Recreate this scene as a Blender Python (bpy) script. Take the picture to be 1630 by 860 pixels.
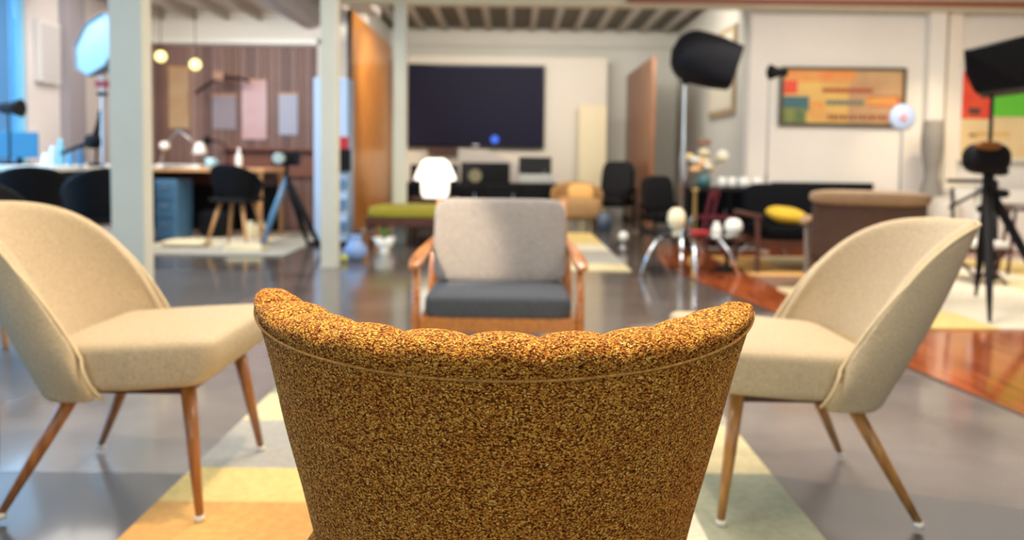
import bpy, bmesh, math, random
from mathutils import Vector, Matrix, Euler, noise
random.seed(7)
for o in list(bpy.data.objects): bpy.data.objects.remove(o)
S = bpy.context.scene
C = S.collection
PI = math.pi
# ------------------------------------------------------------------ camera
FPX, PITCH, ROLL, CAMZ = 1200.0, math.radians(3.0), math.radians(0.7), 0.87
PPX, PPY = 815.0, 318.0
fw = Vector((0, math.cos(PITCH), -math.sin(PITCH)))
u0 = Vector((0, math.sin(PITCH), math.cos(PITCH)))
r0 = Vector((1, 0, 0))
RR = r0*math.cos(ROLL) + u0*math.sin(ROLL)
UU = -r0*math.sin(ROLL) + u0*math.cos(ROLL)
cam = bpy.data.cameras.new('camera'); camo = bpy.data.objects.new('camera', cam); C.objects.link(camo)
camo.matrix_world = Matrix(((RR.x, UU.x, -fw.x, 0), (RR.y, UU.y, -fw.y, 0), (RR.z, UU.z, -fw.z, CAMZ), (0, 0, 0, 1)))
cam.sensor_width = 36; cam.lens = 36*FPX/1630; cam.shift_y = (PPY-430)/1630
cam.clip_start = 0.05; cam.clip_end = 200
cam.dof.use_dof = True; cam.dof.focus_distance = 0.76; cam.dof.aperture_fstop = 3.6
S.camera = camo
S.view_settings.view_transform = 'Standard'; S.view_settings.look = 'None'
S.view_settings.gamma = 1; S.view_settings.exposure = 0.1; S.view_settings.use_curve_mapping = False

def at(px, py, Y):
    d = fw*FPX + RR*(px-PPX) - UU*(py-PPY)
    k = Y/d.y
    return Vector((d.x*k, Y, CAMZ + d.z*k))
def fl(px, py, z=0.0):
    d = fw*FPX + RR*(px-PPX) - UU*(py-PPY)
    k = (z-CAMZ)/d.z
    return Vector((d.x*k, d.y*k, z))
# ------------------------------------------------------------------ light
w = bpy.data.worlds.new('world'); S.world = w; w.use_nodes = True
bg = w.node_tree.nodes['Background']; bg.inputs[0].default_value = (0.17, 0.55, 1.0, 1); bg.inputs[1].default_value = 2.3
def area(name, loc, target, sx, sy, power, col):
    l = bpy.data.lights.new(name, 'AREA'); l.shape = 'RECTANGLE'; l.size = sx; l.size_y = sy; l.energy = power; l.color = col
    o = bpy.data.objects.new(name, l); C.objects.link(o); o.location = loc
    o.rotation_euler = (Vector(target)-Vector(loc)).to_track_quat('-Z', 'Y').to_euler()
    return o
def spot(name, loc, target, power, col, deg=60, blend=.6, r=.05):
    l = bpy.data.lights.new(name, 'SPOT'); l.energy = power; l.color = col; l.spot_size = math.radians(deg); l.spot_blend = blend; l.shadow_soft_size = r
    o = bpy.data.objects.new(name, l); C.objects.link(o); o.location = loc
    o.rotation_euler = (Vector(target)-Vector(loc)).to_track_quat('-Z', 'Y').to_euler()
    return o
WARM = (1.0, 0.84, 0.62); NEUT = (1.0, 0.93, 0.83); COOL = (0.70, 0.86, 1.0); DAY = (.88, .98, .94)
area('window_light', (-4.45, 3.9, 1.6), (0, 3.9, 0.6), 5.6, 1.8, 125, (.36, .66, 1))
area('rear_fill_light', (0.3, -2.6, 1.9), (0, 4, 1.0), 6, 1.6, 60, DAY)  # fill added behind the camera; the rear wall has no window
area('ceiling_fill_front_left', (-1.3, 1.3, 2.55), (-1.0, 1.8, 0), 1.6, .5, 30, WARM)  # this and the next area lamps overhead: unseen, added as fill
area('ceiling_fill_front_right', (1.6, 1.3, 2.55), (1.0, 1.8, 0), 1.6, .5, 30, WARM)
area('ceiling_fill_middle', (0.2, 4.2, 2.6), (0, 4.2, 0), 3.2, 1.0, 110, NEUT)
area('ceiling_fill_right', (3.2, 5.2, 2.6), (3.2, 5.6, 0), 2.6, 1.4, 105, NEUT)
area('ceiling_fill_left', (-3.0, 6.2, 2.5), (-3.0, 6.6, 0), 2.2, 1.2, 90, NEUT)
area('ceiling_fill_back', (0.3, 8.4, 2.74), (0.3, 11.4, 0.9), 3.6, .3, 100, NEUT)  # unseen fill added behind the beam, washing the back wall
area('ceiling_fill_study', (-3.2, 7.3, 2.52), (-3.2, 9.5, 1.2), 2.0, .3, 27, NEUT)  # unseen fill added above the view, aimed at the plank wall
spot('track_spot_mustard', (0.05, 1.5, 2.6), (0.0, 0.8, 0.6), 330, (1, .92, .70), 50)
spot('track_spot_panel', (-0.7, 8.4, 2.7), (-1.77, 9.6, 1.5), 170, (1, .86, .6), 60)
spot('track_spot_armchair', (-1.3, 1.6, 2.5), (-0.32, 3.1, 0.53), 480, (1, .80, .55), 13)
spot('track_spot_left_chair', (-0.1, 1.7, 2.5), (-1.05, 1.95, 0.5), 110, (1, .76, .48), 36)
spot('track_spot_right_chair', (0.1, 2.0, 2.5), (.95, 1.95, 0.5), 90, (1, .78, .52), 36)
spot('track_spot_wall', (4.1, 6.6, 2.5), (4.25, 8.0, .95), 70, (1, .80, .5), 45, 1)
# ------------------------------------------------------------------ materials
def lin(c): return tuple(((v/255)/12.92 if v/255 <= .04045 else ((v/255+.055)/1.055)**2.4) for v in c)
MATS = {}
def mat(name, rgb, rough=.5, metal=0, var=0.0, vs=6, bump=0, bs=60, emit=None, es=1, trans=0, coat=0, sheen=0, stretch=None, rgb2=None):
    if name in MATS: return MATS[name]
    m = bpy.data.materials.new(name); m.use_nodes = True; nt = m.node_tree; b = nt.nodes['Principled BSDF']
    c = lin(rgb); b.inputs['Base Color'].default_value = (*c, 1)
    b.inputs['Roughness'].default_value = rough; b.inputs['Metallic'].default_value = metal
    b.inputs['Transmission Weight'].default_value = trans
    b.inputs['Coat Weight'].default_value = coat; b.inputs['Coat Roughness'].default_value = .08
    b.inputs['Sheen Weight'].default_value = sheen
    if emit: b.inputs['Emission Color'].default_value = (*lin(emit), 1); b.inputs['Emission Strength'].default_value = es
    tc = nt.nodes.new('ShaderNodeTexCoord'); mp = nt.nodes.new('ShaderNodeMapping'); nt.links.new(tc.outputs['Object'], mp.inputs[0])
    if stretch: mp.inputs['Scale'].default_value = stretch
    if var or rgb2:
        n = nt.nodes.new('ShaderNodeTexNoise'); n.inputs['Scale'].default_value = vs; n.inputs['Detail'].default_value = 5
        nt.links.new(mp.outputs[0], n.inputs['Vector'])
        r = nt.nodes.new('ShaderNodeValToRGB'); nt.links.new(n.outputs['Fac'], r.inputs[0]); nt.links.new(r.outputs[0], b.inputs['Base Color'])
        c2 = lin(rgb2) if rgb2 else tuple(v*(1-var) for v in c)
        c1 = c if rgb2 else tuple(min(1, v*(1+var*.6)) for v in c)
        r.color_ramp.elements[0].position = .32; r.color_ramp.elements[1].position = .68
        r.color_ramp.elements[0].color = (*c2, 1); r.color_ramp.elements[1].color = (*c1, 1)
    if bump:
        n2 = nt.nodes.new('ShaderNodeTexNoise'); n2.inputs['Scale'].default_value = bs; n2.inputs['Detail'].default_value = 3
        nt.links.new(mp.outputs[0], n2.inputs['Vector'])
        bp = nt.nodes.new('ShaderNodeBump'); bp.inputs['Strength'].default_value = bump; bp.inputs['Distance'].default_value = .002
        nt.links.new(n2.outputs['Fac'], bp.inputs['Height']); nt.links.new(bp.outputs[0], b.inputs['Normal'])
    MATS[name] = m
    return m
def boucle(name):
    m = bpy.data.materials.new(name); m.use_nodes = True; nt = m.node_tree; b = nt.nodes['Principled BSDF']; L = nt.links.new
    tc = nt.nodes.new('ShaderNodeTexCoord')
    dn = nt.nodes.new('ShaderNodeTexNoise'); dn.inputs['Scale'].default_value = 190; L(tc.outputs['Object'], dn.inputs['Vector'])
    mx = nt.nodes.new('ShaderNodeMixRGB'); mx.inputs[0].default_value = .006; mx.blend_type = 'ADD'
    L(tc.outputs['Object'], mx.inputs[1]); L(dn.outputs['Color'], mx.inputs[2])
    v = nt.nodes.new('ShaderNodeTexVoronoi'); v.inputs['Scale'].default_value = 1; vm = nt.nodes.new('ShaderNodeMapping'); vm.inputs['Scale'].default_value = (380, 380, 600); L(mx.outputs[0], vm.inputs[0]); L(vm.outputs[0], v.inputs['Vector'])
    n = nt.nodes.new('ShaderNodeTexNoise'); n.inputs['Scale'].default_value = 420; n.inputs['Detail'].default_value = 2; L(tc.outputs['Object'], n.inputs['Vector'])
    ra = nt.nodes.new('ShaderNodeValToRGB'); L(v.outputs['Color'], ra.inputs[0])
    cr = ra.color_ramp; cr.interpolation = 'LINEAR'
    stops = [(0.0, (124, 74, 32)), (.22, (176, 106, 48)), (.40, (208, 134, 54)), (.58, (226, 164, 70)), (.82, (240, 190, 92)), (1.0, (252, 220, 150))]
    cr.elements[0].position = 0; cr.elements[0].color = (*lin(stops[0][1]), 1); cr.elements[1].position = 1; cr.elements[1].color = (*lin(stops[-1][1]), 1)
    for p, c in stops[1:-1]:
        e = cr.elements.new(p); e.color = (*lin(c), 1)
    dk = nt.nodes.new('ShaderNodeValToRGB'); L(n.outputs['Fac'], dk.inputs[0])
    dk.color_ramp.elements[0].position = .34; dk.color_ramp.elements[0].color = (.34, .24, .18, 1)
    dk.color_ramp.elements[1].position = .46; dk.color_ramp.elements[1].color = (1, 1, 1, 1)
    mu = nt.nodes.new('ShaderNodeMixRGB'); mu.blend_type = 'MULTIPLY'; mu.inputs[0].default_value = 1
    gp = nt.nodes.new('ShaderNodeValToRGB'); L(v.outputs['Distance'], gp.inputs[0])
    gp.color_ramp.elements[0].position = .42; gp.color_ramp.elements[0].color = (1, 1, 1, 1); gp.color_ramp.elements[1].position = .72; gp.color_ramp.elements[1].color = (.20, .12, .07, 1)
    g2 = nt.nodes.new('ShaderNodeMixRGB'); g2.blend_type = 'MULTIPLY'; g2.inputs[0].default_value = 1; L(ra.outputs[0], g2.inputs[1]); L(gp.outputs[0], g2.inputs[2])
    L(g2.outputs[0], mu.inputs[1]); L(dk.outputs[0], mu.inputs[2])
    # broad patches, slightly redder
    n3 = nt.nodes.new('ShaderNodeTexNoise'); n3.inputs['Scale'].default_value = 9; n3.inputs['Detail'].default_value = 3; L(tc.outputs['Object'], n3.inputs['Vector'])
    r3 = nt.nodes.new('ShaderNodeValToRGB'); L(n3.outputs['Fac'], r3.inputs[0])
    r3.color_ramp.elements[0].position = .35; r3.color_ramp.elements[0].color = (.95, .86, .80, 1)
    r3.color_ramp.elements[1].position = .65; r3.color_ramp.elements[1].color = (1, 1, 1, 1)
    m3 = nt.nodes.new('ShaderNodeMixRGB'); m3.blend_type = 'MULTIPLY'; m3.inputs[0].default_value = 1
    L(mu.outputs[0], m3.inputs[1]); L(r3.outputs[0], m3.inputs[2]); L(m3.outputs[0], b.inputs['Base Color'])
    b.inputs['Roughness'].default_value = .85; b.inputs['Specular IOR Level'].default_value = .1
    ad = nt.nodes.new('ShaderNodeMath'); ad.operation = 'SUBTRACT'; L(n.outputs['Fac'], ad.inputs[0]); L(v.outputs['Distance'], ad.inputs[1])
    bp = nt.nodes.new('ShaderNodeBump'); bp.inputs['Strength'].default_value = 1; bp.inputs['Distance'].default_value = .0022
    L(ad.outputs[0], bp.inputs['Height']); L(bp.outputs[0], b.inputs['Normal'])
    return m
M_must = boucle('mustard_boucle')
M_welt = mat('mustard_welt', (176, 122, 52), .85, var=.45, vs=300, bump=.5, bs=500)
M_beige = mat('beige_tweed', (192, 174, 146), .9, var=.22, vs=200, bump=.8, bs=420)
M_pipe = mat('beige_piping', (206, 188, 154), .9, bump=.3, bs=400)
M_leg = mat('walnut_leg', (178, 116, 62), .32, rgb2=(138, 82, 42), vs=10, stretch=(8, 8, .8), coat=.2)
M_leg2 = mat('honey_leg', (186, 132, 66), .32, rgb2=(138, 92, 44), vs=10, stretch=(8, 8, .8), coat=.2)
M_glide = mat('white_glide', (225, 220, 210), .3)
M_teak = mat('teak', (198, 126, 60), .3, rgb2=(160, 96, 52), vs=8, stretch=(8, 1, 8), coat=.3)
M_greyf = mat('grey_wool', (156, 150, 148), .95, var=.25, vs=140, bump=.6, bs=400)
M_charf = mat('charcoal_wool', (74, 78, 86), .9, var=.25, vs=140, bump=.6, bs=400)
M_wall = mat('wall_white', (236, 230, 220), .7, var=.03, vs=2)
M_wallg = mat('wall_grey_white', (200, 198, 188), .7, var=.03, vs=2)
M_postc = mat('post_paint', (208, 204, 186), .6, var=.04, vs=3)
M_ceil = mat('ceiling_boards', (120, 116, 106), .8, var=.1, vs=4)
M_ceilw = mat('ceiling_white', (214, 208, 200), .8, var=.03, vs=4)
M_joist = mat('joist_paint', (190, 186, 176), .7)
M_black = mat('matte_black', (9, 9, 14), .6)
M_blackg = mat('gloss_black', (8, 9, 14), .2)
M_navy = mat('softbox_nylon', (11, 12, 20), .6, bump=.2, bs=30)
M_blkmetal = mat('black_metal', (10, 10, 12), .4)
for _m in (M_black, M_navy, M_blkmetal, M_blackg): _m.node_tree.nodes['Principled BSDF'].inputs['Specular IOR Level'].default_value = .22
M_chrome = mat('chrome', (215, 222, 232), .12, metal=1)
M_steel = mat('brushed_steel', (175, 175, 178), .3, metal=1)
M_white = mat('white_gloss', (240, 238, 230), .3)
M_cream = mat('cream', (236, 222, 186), .5)
M_wood = mat('light_wood', (206, 152, 96), .4, var=.2, vs=10)
M_panel = mat('orange_wood', (200, 134, 62), .35, rgb2=(160, 98, 44), vs=5, stretch=(3, 10, .6), coat=.2)
M_panel2 = mat('brown_wood', (160, 108, 74), .35, rgb2=(116, 74, 48), vs=5, stretch=(3, 10, .6), coat=.1)
M_darkwood = mat('dark_wood', (78, 40, 28), .35, var=.25, vs=8, coat=.2)
M_brleather = mat('brown_leather', (76, 54, 45), .42, var=.15, vs=20, bump=.3, bs=120)
M_tanleather = mat('tan_leather', (146, 116, 82), .45, var=.1, vs=20)
M_olive = mat('olive_cloth', (150, 138, 40), .9, var=.2, vs=60)
M_yel = mat('yellow_cloth', (196, 160, 34), .8, var=.15, vs=30)
M_glass = mat('clear_glass', (235, 245, 245), .02, trans=1)
M_bluep = mat('blue_paint', (86, 128, 164), .35)
M_green = mat('leaf_green', (98, 130, 48), .6)
M_teal = mat('teal_glass', (70, 110, 112), .2)
M_red = mat('red', (176, 34, 44), .4)
M_burg = mat('burgundy', (92, 18, 34), .4)
mat('dark_screen', (26, 25, 46), .55).node_tree.nodes['Principled BSDF'].inputs['Specular IOR Level'].default_value = .12
# ------------------------------------------------------------------ mesh helpers
class MB:
    def __init__(s): s.v = []; s.f = []; s.mi = []
    def add(s, vs, fs, mi=0):
        k = len(s.v); s.v += [tuple(v) for v in vs]; s.f += [tuple(i+k for i in f) for f in fs]; s.mi += [mi]*len(fs); return s
    def box(s, c, d, rot=(0, 0, 0), mi=0, taper=1.0):
        R = Euler(rot).to_matrix(); c = Vector(c); vs = []
        for z in (-1, 1):
            t = taper if z > 0 else 1
            for x, y in ((-1, -1), (1, -1), (1, 1), (-1, 1)): vs.append(c + R @ Vector((x*d[0]/2*t, y*d[1]/2*t, z*d[2]/2)))
        return s.add(vs, [(3, 2, 1, 0), (4, 5, 6, 7), (0, 1, 5, 4), (1, 2, 6, 5), (2, 3, 7, 6), (3, 0, 4, 7)], mi)
    def tube(s, pts, rad, n=12, mi=0, cap=True):
        pts = [Vector(p) for p in pts]
        if not hasattr(rad, '__len__'): rad = [rad]*len(pts)
        vs = []; prev = None
        for i, p in enumerate(pts):
            t = (pts[min(i+1, len(pts)-1)] - pts[max(i-1, 0)]).normalized()
            if prev is None:
                a = Vector((0, 0, 1)) if abs(t.z) < .9 else Vector((1, 0, 0)); nx = t.cross(a).normalized()
            else: nx = (prev - t*prev.dot(t)).normalized()
            prev = nx; ny = t.cross(nx)
            for k in range(n):
                q = 2*PI*k/n; vs.append(p + (nx*math.cos(q) + ny*math.sin(q))*rad[i])
        fs = [(i*n+k, i*n+(k+1) % n, (i+1)*n+(k+1) % n, (i+1)*n+k) for i in range(len(pts)-1) for k in range(n)]
        if cap: fs += [tuple(range(n-1, -1, -1)), tuple((len(pts)-1)*n+k for k in range(n))]
        return s.add(vs, fs, mi)
    def lathe(s, prof, c=(0, 0, 0), n=20, mi=0, rot=(0, 0, 0)):
        R = Euler(rot).to_matrix(); c = Vector(c); vs = []
        for r, z in prof:
            for k in range(n): q = 2*PI*k/n; vs.append(c + R @ Vector((max(r, .0004)*math.cos(q), max(r, .0004)*math.sin(q), z)))
        m = len(prof)
        fs = [(i*n+k, i*n+(k+1) % n, (i+1)*n+(k+1) % n, (i+1)*n+k) for i in range(m-1) for k in range(n)]
        fs += [tuple(range(n-1, -1, -1)), tuple((m-1)*n+k for k in range(n))]
        return s.add(vs, fs, mi)
    def cushion(s, c, d, e=.3, rot=(0, 0, 0), n=28, mi=0, dome=0.0):
        R = Euler(rot).to_matrix(); c = Vector(c); vs = []
        def sg(v, p): return math.copysign(abs(v)**p, v)
        for i in range(1, n//2):
            ph = -PI/2 + PI*i/(n//2)
            for k in range(n):
                th = 2*PI*k/n
                x = sg(math.cos(ph), e)*sg(math.cos(th), e*.7); y = sg(math.cos(ph), e)*sg(math.sin(th), e*.7); z = sg(math.sin(ph), e*1.4)
                z *= 1 + dome*(1-x*x)*(1-y*y)
                vs.append(c + R @ Vector((x*d[0]/2, y*d[1]/2, z*d[2]/2)))
        m = n//2-1
        vs.append(c + R @ Vector((0, 0, -d[2]/2*(1+dome)))); vs.append(c + R @ Vector((0, 0, d[2]/2*(1+dome))))
        fs = [(i*n+k, i*n+(k+1) % n, (i+1)*n+(k+1) % n, (i+1)*n+k) for i in range(m-1) for k in range(n)]
        fs += [(m*n, (k+1) % n, k) for k in range(n)] + [(m*n+1, (m-1)*n+k, (m-1)*n+(k+1) % n) for k in range(n)]
        return s.add(vs, fs, mi)
    def poly(s, pts, th, mi=0, axis=Vector((0, 0, 1))):
        n = len(pts); a = [Vector(p) for p in pts]; b = [p + axis*th for p in a]
        fs = [tuple(range(n-1, -1, -1)), tuple(range(n, 2*n))] + [(i, (i+1) % n, n+(i+1) % n, n+i) for i in range(n)]
        return s.add(a+b, fs, mi)
    def grid(s, P, mi=0):
        r = len(P); c = len(P[0]); return s.add([p for row in P for p in row], [(i*c+j, i*c+j+1, (i+1)*c+j+1, (i+1)*c+j) for i in range(r-1) for j in range(c-1)], mi)
    def build(s, name, m, parent=None, smooth=False, bevel=0, sub=0, solid=None):
        me = bpy.data.meshes.new(name); me.from_pydata(s.v, [], s.f)
        ms = m if isinstance(m, (list, tuple)) else [m]
        for q in ms: me.materials.append(q)
        me.polygons.foreach_set('material_index', s.mi)
        bm = bmesh.new(); bm.from_mesh(me); bmesh.ops.recalc_face_normals(bm, faces=bm.faces); bm.to_mesh(me); bm.free()
        if smooth: me.polygons.foreach_set('use_smooth', [True]*len(me.polygons))
        o = bpy.data.objects.new(name, me); C.objects.link(o)
        if parent: o.parent = parent
        if solid is not None:
            md = o.modifiers.new('s', 'SOLIDIFY'); md.thickness = solid; md.offset = 0; md.use_even_offset = True
        if bevel:
            md = o.modifiers.new('b', 'BEVEL'); md.width = bevel; md.segments = 2; md.limit_method = 'ANGLE'; md.angle_limit = .7
        if sub:
            md = o.modifiers.new('u', 'SUBSURF'); md.levels = sub; md.render_levels = sub
        return o
def tag(o, label, cat, group=None, kind=None):
    o['label'] = label; o['category'] = cat
    if group: o['group'] = group
    if kind: o['kind'] = kind
    return o
def thing(name, label, cat, loc=(0, 0, 0), rz=0, group=None):
    o = bpy.data.objects.new(name, None); C.objects.link(o); o.location = loc; o.rotation_euler = (0, 0, rz); o.empty_display_size = .1
    return tag(o, label, cat, group)
def struct(o, parent=None):
    o['kind'] = 'structure'; return o
def ch(o): return [c for c in C.objects if c.parent == o]
def dup(root, loc, rz, label, group=None):
    r = root.copy(); C.objects.link(r); r.location = loc; r.rotation_euler = (0, 0, rz); r['label'] = label
    if group: r['group'] = group
    for c in ch(root):
        k = c.copy(); C.objects.link(k); k.parent = r
        for g in ch(c):
            q = g.copy(); C.objects.link(q); q.parent = k
    return r
# ------------------------------------------------------------------ room shell
def concrete(name, c1, c2, rough=.22):
    m = mat(name, c1, rough, rgb2=c2, vs=2.2, bump=.12, bs=9)
    m.node_tree.nodes['Principled BSDF'].inputs['Specular IOR Level'].default_value = .9
    m.node_tree.nodes['Principled BSDF'].inputs['Coat Weight'].default_value = .35
    return m
M_conc = concrete('polished_concrete', (104, 94, 88), (76, 68, 64), .18)
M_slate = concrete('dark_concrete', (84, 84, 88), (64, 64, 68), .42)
M_pband = concrete('pale_band', (140, 132, 128), (108, 101, 98))  # paler tone, laid over the floor in polygons
M_dband = concrete('dark_band', (70, 64, 64), (54, 50, 50), .42)  # darker tone, laid over the near floor in polygons
M_floorwood = mat('glossy_red_wood', (196, 104, 52), .12, rgb2=(140, 62, 34), vs=3, stretch=(7, .8, 1), coat=.5)
struct(MB().box((0, 4, -.05), (13, 17, .1)).build('floor', M_conc))
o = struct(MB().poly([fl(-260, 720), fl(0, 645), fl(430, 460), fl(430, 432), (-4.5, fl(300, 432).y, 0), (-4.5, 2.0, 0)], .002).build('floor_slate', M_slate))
o = struct(MB().poly([(-4.5, fl(0, 752).y, 0), fl(620, 760), (-.2, .2, 0), (-4.5, .2, 0)], .002).build('floor_dark_band', M_dband))
o = struct(MB().poly([fl(0, 645), fl(0, 752), fl(620, 760), fl(620, 560), fl(430, 460)], .0022).build('floor_pale_band', M_pband))
o = struct(MB().poly([fl(1180, 752), fl(1640, 815), (1.95, 1.2, 0), fl(1630, 664), fl(1480, 602), fl(1230, 498), fl(1000, 520)], .0021).build('floor_pale_band', M_pband))
o = struct(MB().poly([fl(1180, 752), fl(1640, 815), (2.5, .3, 0), (.2, .3, 0)], .002).build('floor_dark_band', M_dband))
o = struct(MB().poly([(1.95, 1.2, 0), fl(1630, 664), fl(1480, 602), fl(1090, 440), (1.28, 6.4, 0), (1.5, 7.9, 0), (6, 7.9, 0), (6, 1.2, 0)], .004).build('floor_wood', M_floorwood))
b = MB(); a1, a2, a3 = (1.95, 1.2, 0), fl(1630, 664), fl(1090, 440)
b.tube([a1, a2, fl(1480, 602), a3], .009, 6); struct(b.build('trim_floor_edge', mat('floor_edge', (70, 40, 28), .4)))

# left side wall with its window, at x = -4.6
LX = -4.6
def wallbox(name, x0, x1, y0, y1, z0, z1, m=M_wall): return struct(MB().box(((x0+x1)/2, (y0+y1)/2, (z0+z1)/2), (x1-x0, y1-y0, z1-z0)).build(name, m))
wl = struct(MB().box((LX-.08, 8.5, 1.4), (.16, 2.64, 2.9)).box((LX-.08, 4.0, .32), (.16, 6.4, .74)).box((LX-.08, 4.0, 2.78), (.16, 6.4, .2)).box((LX-.08, -.8, 1.4), (.16, 3.2, 2.9)).build('wall_left', mat('wall_side_paint', (196, 188, 186), .7, var=.04, vs=2)))
win = struct(bpy.data.objects.new('window_1', None)); C.objects.link(win); win.location = (LX, 4, 0)
fr = MB()
for y in (.82, 2.4, 3.98, 5.56, 7.14): fr.box((-.06, y-4, 1.68), (.08, .06, 2.0))
for z in (.70, 2.67): fr.box((-.06, -.02, z), (.08, 6.3, .05))
fr.build('window_frame', mat('window_paint', (120, 190, 225), .4), win)
for y in (1.61, 3.19, 4.77, 6.35):
    MB().box((-.06, y-4, 1.68), (.006, 1.5, 1.92)).build('pane', mat('window_glass', (225, 245, 255), .02, trans=1), win)
MB().box((-.005, 2.44, 1.68), (.03, .96, 1.9)).build('blind', mat('blue_blind', (70, 124, 176), .6), win)
struct(MB().box((LX+.05, 7.84, 1.35), (.1, .30, 2.7)).build('trim_5', mat('pilaster_shade', (140, 134, 140), .6)))  # pilaster's darker grey carries the shadow strip on this wall
# study (plank) wall at the back left
PW = 9.5
wb = wallbox('wall_study', -4.7, -1.84, PW, PW+.15, 0, 2.9)
hz = at(350, 70, PW).z
x0p, x1p = LX+.02, at(508, 200, PW).x
npk = 24; pwid = (x1p-x0p)/npk
pm = [mat('plank_%d' % i, c, .5, var=.2, vs=6, stretch=(6, 6, .6)) for i, c in enumerate([(138, 106, 98), (112, 84, 78), (160, 128, 118), (128, 94, 82)])]
pme = {}
for i in range(npk):
    k = random.randrange(4)
    if k not in pme:
        pb = MB().box((0, -.0125, hz/2-.01), (pwid-.008, .025, hz-.02)); ob = pb.build('plank', pm[k], wb, bevel=.003); pme[k] = ob
        ob.location = (x0p+(i+.5)*pwid, PW-.0, 0); ob.matrix_parent_inverse = Matrix()
    else:
        ob = pme[k].copy(); C.objects.link(ob); ob.location = (x0p+(i+.5)*pwid, PW, 0)
struct(MB().box(((x0p+x1p)/2, PW-.04, hz+.03), (x1p-x0p+.1, .08, .07)).build('trim_1', M_white))
struct(MB().box((x1p+.06, PW-.04, 1.2), (.12, .08, 2.4)).build('trim_2', M_wall))
# centre back wall, side wall, right front wall
wallbox('wall_back', -2.0, 2.7, 11.6, 11.75, 0, 3.0, M_wallg)
wallbox('wall_passage', -2.0, -1.88, PW+.15, 11.6, 0, 2.95, M_wallg)
RX = at(1190, 250, 8.0).x
wallbox('wall_side', RX, RX+.15, 8.15, 11.6, 0, 2.95, M_wallg)
wallbox('wall_right', RX, 6.2, 8.0, 8.15, 0, 2.95, M_wall)
px = at(1478, 200, 7.9).x
struct(MB().box((px+.06, 7.94, 1.25), (.17, .12, 2.5)).build('trim_3', M_wall, bevel=.01))
struct(MB().box((at(1515, 200, 7.9).x+.02, 7.96, 1.25), (.14, .08, 2.5)).build('trim_4', mat('trim_white', (238, 228, 212), .5), bevel=.01))
wallbox('wall_far_right', 6.05, 6.2, -2.4, 8.0, 0, 2.95)
wallbox('wall_rear', -4.7, 6.2, -3.0, -2.85, 0, 2.95)
# ceilings with joists
c1 = struct(MB().box((-3.2, 3.4, 2.72), (3.0, 12.6, .1)).build('ceiling', M_ceilw))
for i in range(7):
    MB().box((-4.35+.4*i, 3.3, 2.61), (.035, 12.3, .10)).build('joist', mat('joist_beige', (190, 182, 172), .7), c1)
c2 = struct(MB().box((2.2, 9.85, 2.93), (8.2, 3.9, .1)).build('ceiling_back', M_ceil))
for i in range(14):
    MB().box((-1.7+.33*i, 9.85, 2.85), (.09, 3.45, .06)).build('joist', M_joist, c2)
struct(MB().box((2.2, 2.6, 2.85), (8.0, 10.6, .1)).build('ceiling_front', M_ceilw))
bz = at(815, 12, 7.9).z
struct(MB().box(((6.0-1.95)/2, 7.82, bz+.16), (7.95, .16, .32)).build('trim_beam', mat('beam_paint', (214, 204, 176), .6), bevel=.008))
struct(MB().box((at(1330, 0, 7.7).x+.2, 7.70, bz+.05), (4.6, .06, .05)).build('trim_rail', mat('red_brown_rail', (150, 86, 60), .5)))
struct(MB().box(((-.0+RX)/2-.8, 11.58, 2.6), (RX+1.9, .04, .03)).build('trim_back', M_joist))
def post(pxl, pxr, Y, depth, nm):
    a, c = at(pxl, 250, Y).x, at(pxr, 250, Y).x
    b = MB().box(((a+c)/2, Y+depth/2, 1.35), (c-a, depth, 2.7)); struct(b.build(nm, M_postc, bevel=.006))
post(175, 229, 4.35, .11, 'column')
post(510, 535, 5.9, .13, 'column')
post(626, 646, 7.76, .10, 'column')
# ------------------------------------------------------------------ rugs
rc = {'cream': (222, 206, 160), 'yellow': (226, 200, 128), 'tan': (212, 162, 92), 'sage': (156, 160, 138), 'grey': (172, 168, 158), 'brown': (128, 96, 74), 'ivory': (230, 220, 196), 'char': (92, 82, 76)}
RM = {k: mat('rug_'+k, v, .95, var=.12, vs=50, bump=.5, bs=300) for k, v in rc.items()}
def rug(name, label, x0, x1, y0, y1, xs, ys, pick, z=.0):
    keys = list(RM); b = MB(); th = .010
    X = [x0+(x1-x0)*t for t in xs]; Y = [y0+(y1-y0)*t for t in ys]
    for i in range(len(X)-1):
        for j in range(len(Y)-1):
            b.box(((X[i]+X[i+1])/2, (Y[j]+Y[j+1])/2, z+th/2), (X[i+1]-X[i], Y[j+1]-Y[j], th), mi=keys.index(pick(i, j)))
    o = b.build(name, [RM[k] for k in keys]); tag(o, label, 'rug'); return o
t0 = [['sage', 'cream', 'cream', 'sage'], ['tan', 'yellow', 'ivory', 'sage'], ['yellow', 'cream', 'grey', 'sage'], ['grey', 'sage', 'cream', 'cream'], ['cream', 'grey', 'ivory', 'grey'], ['sage', 'cream', 'yellow', 'sage']]
def yf(y): return fl(800, y).y
R0, R1 = .55, 2.95
ysr = [R0, 1.25, yf(812), yf(757), 2.42, 2.70, R1]
rug('area_rug', 'patchwork rug of cream, tan and sage blocks between the four lounge chairs', fl(195, 860).x, fl(1308, 860).x, R0, R1, [0, .30, .62, .83, 1], [(y-R0)/(R1-R0) for y in ysr], lambda i, j: t0[j][i], z=.003)
keys = ['cream', 'yellow', 'brown', 'ivory', 'cream', 'sage', 'yellow', 'grey']
def rnd(seed, ks):
    R = random.Random(seed); T = {}
    def p(i, j):
        if (i, j) not in T: T[(i, j)] = R.choice(ks)
        return T[(i, j)]
    return p
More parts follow.
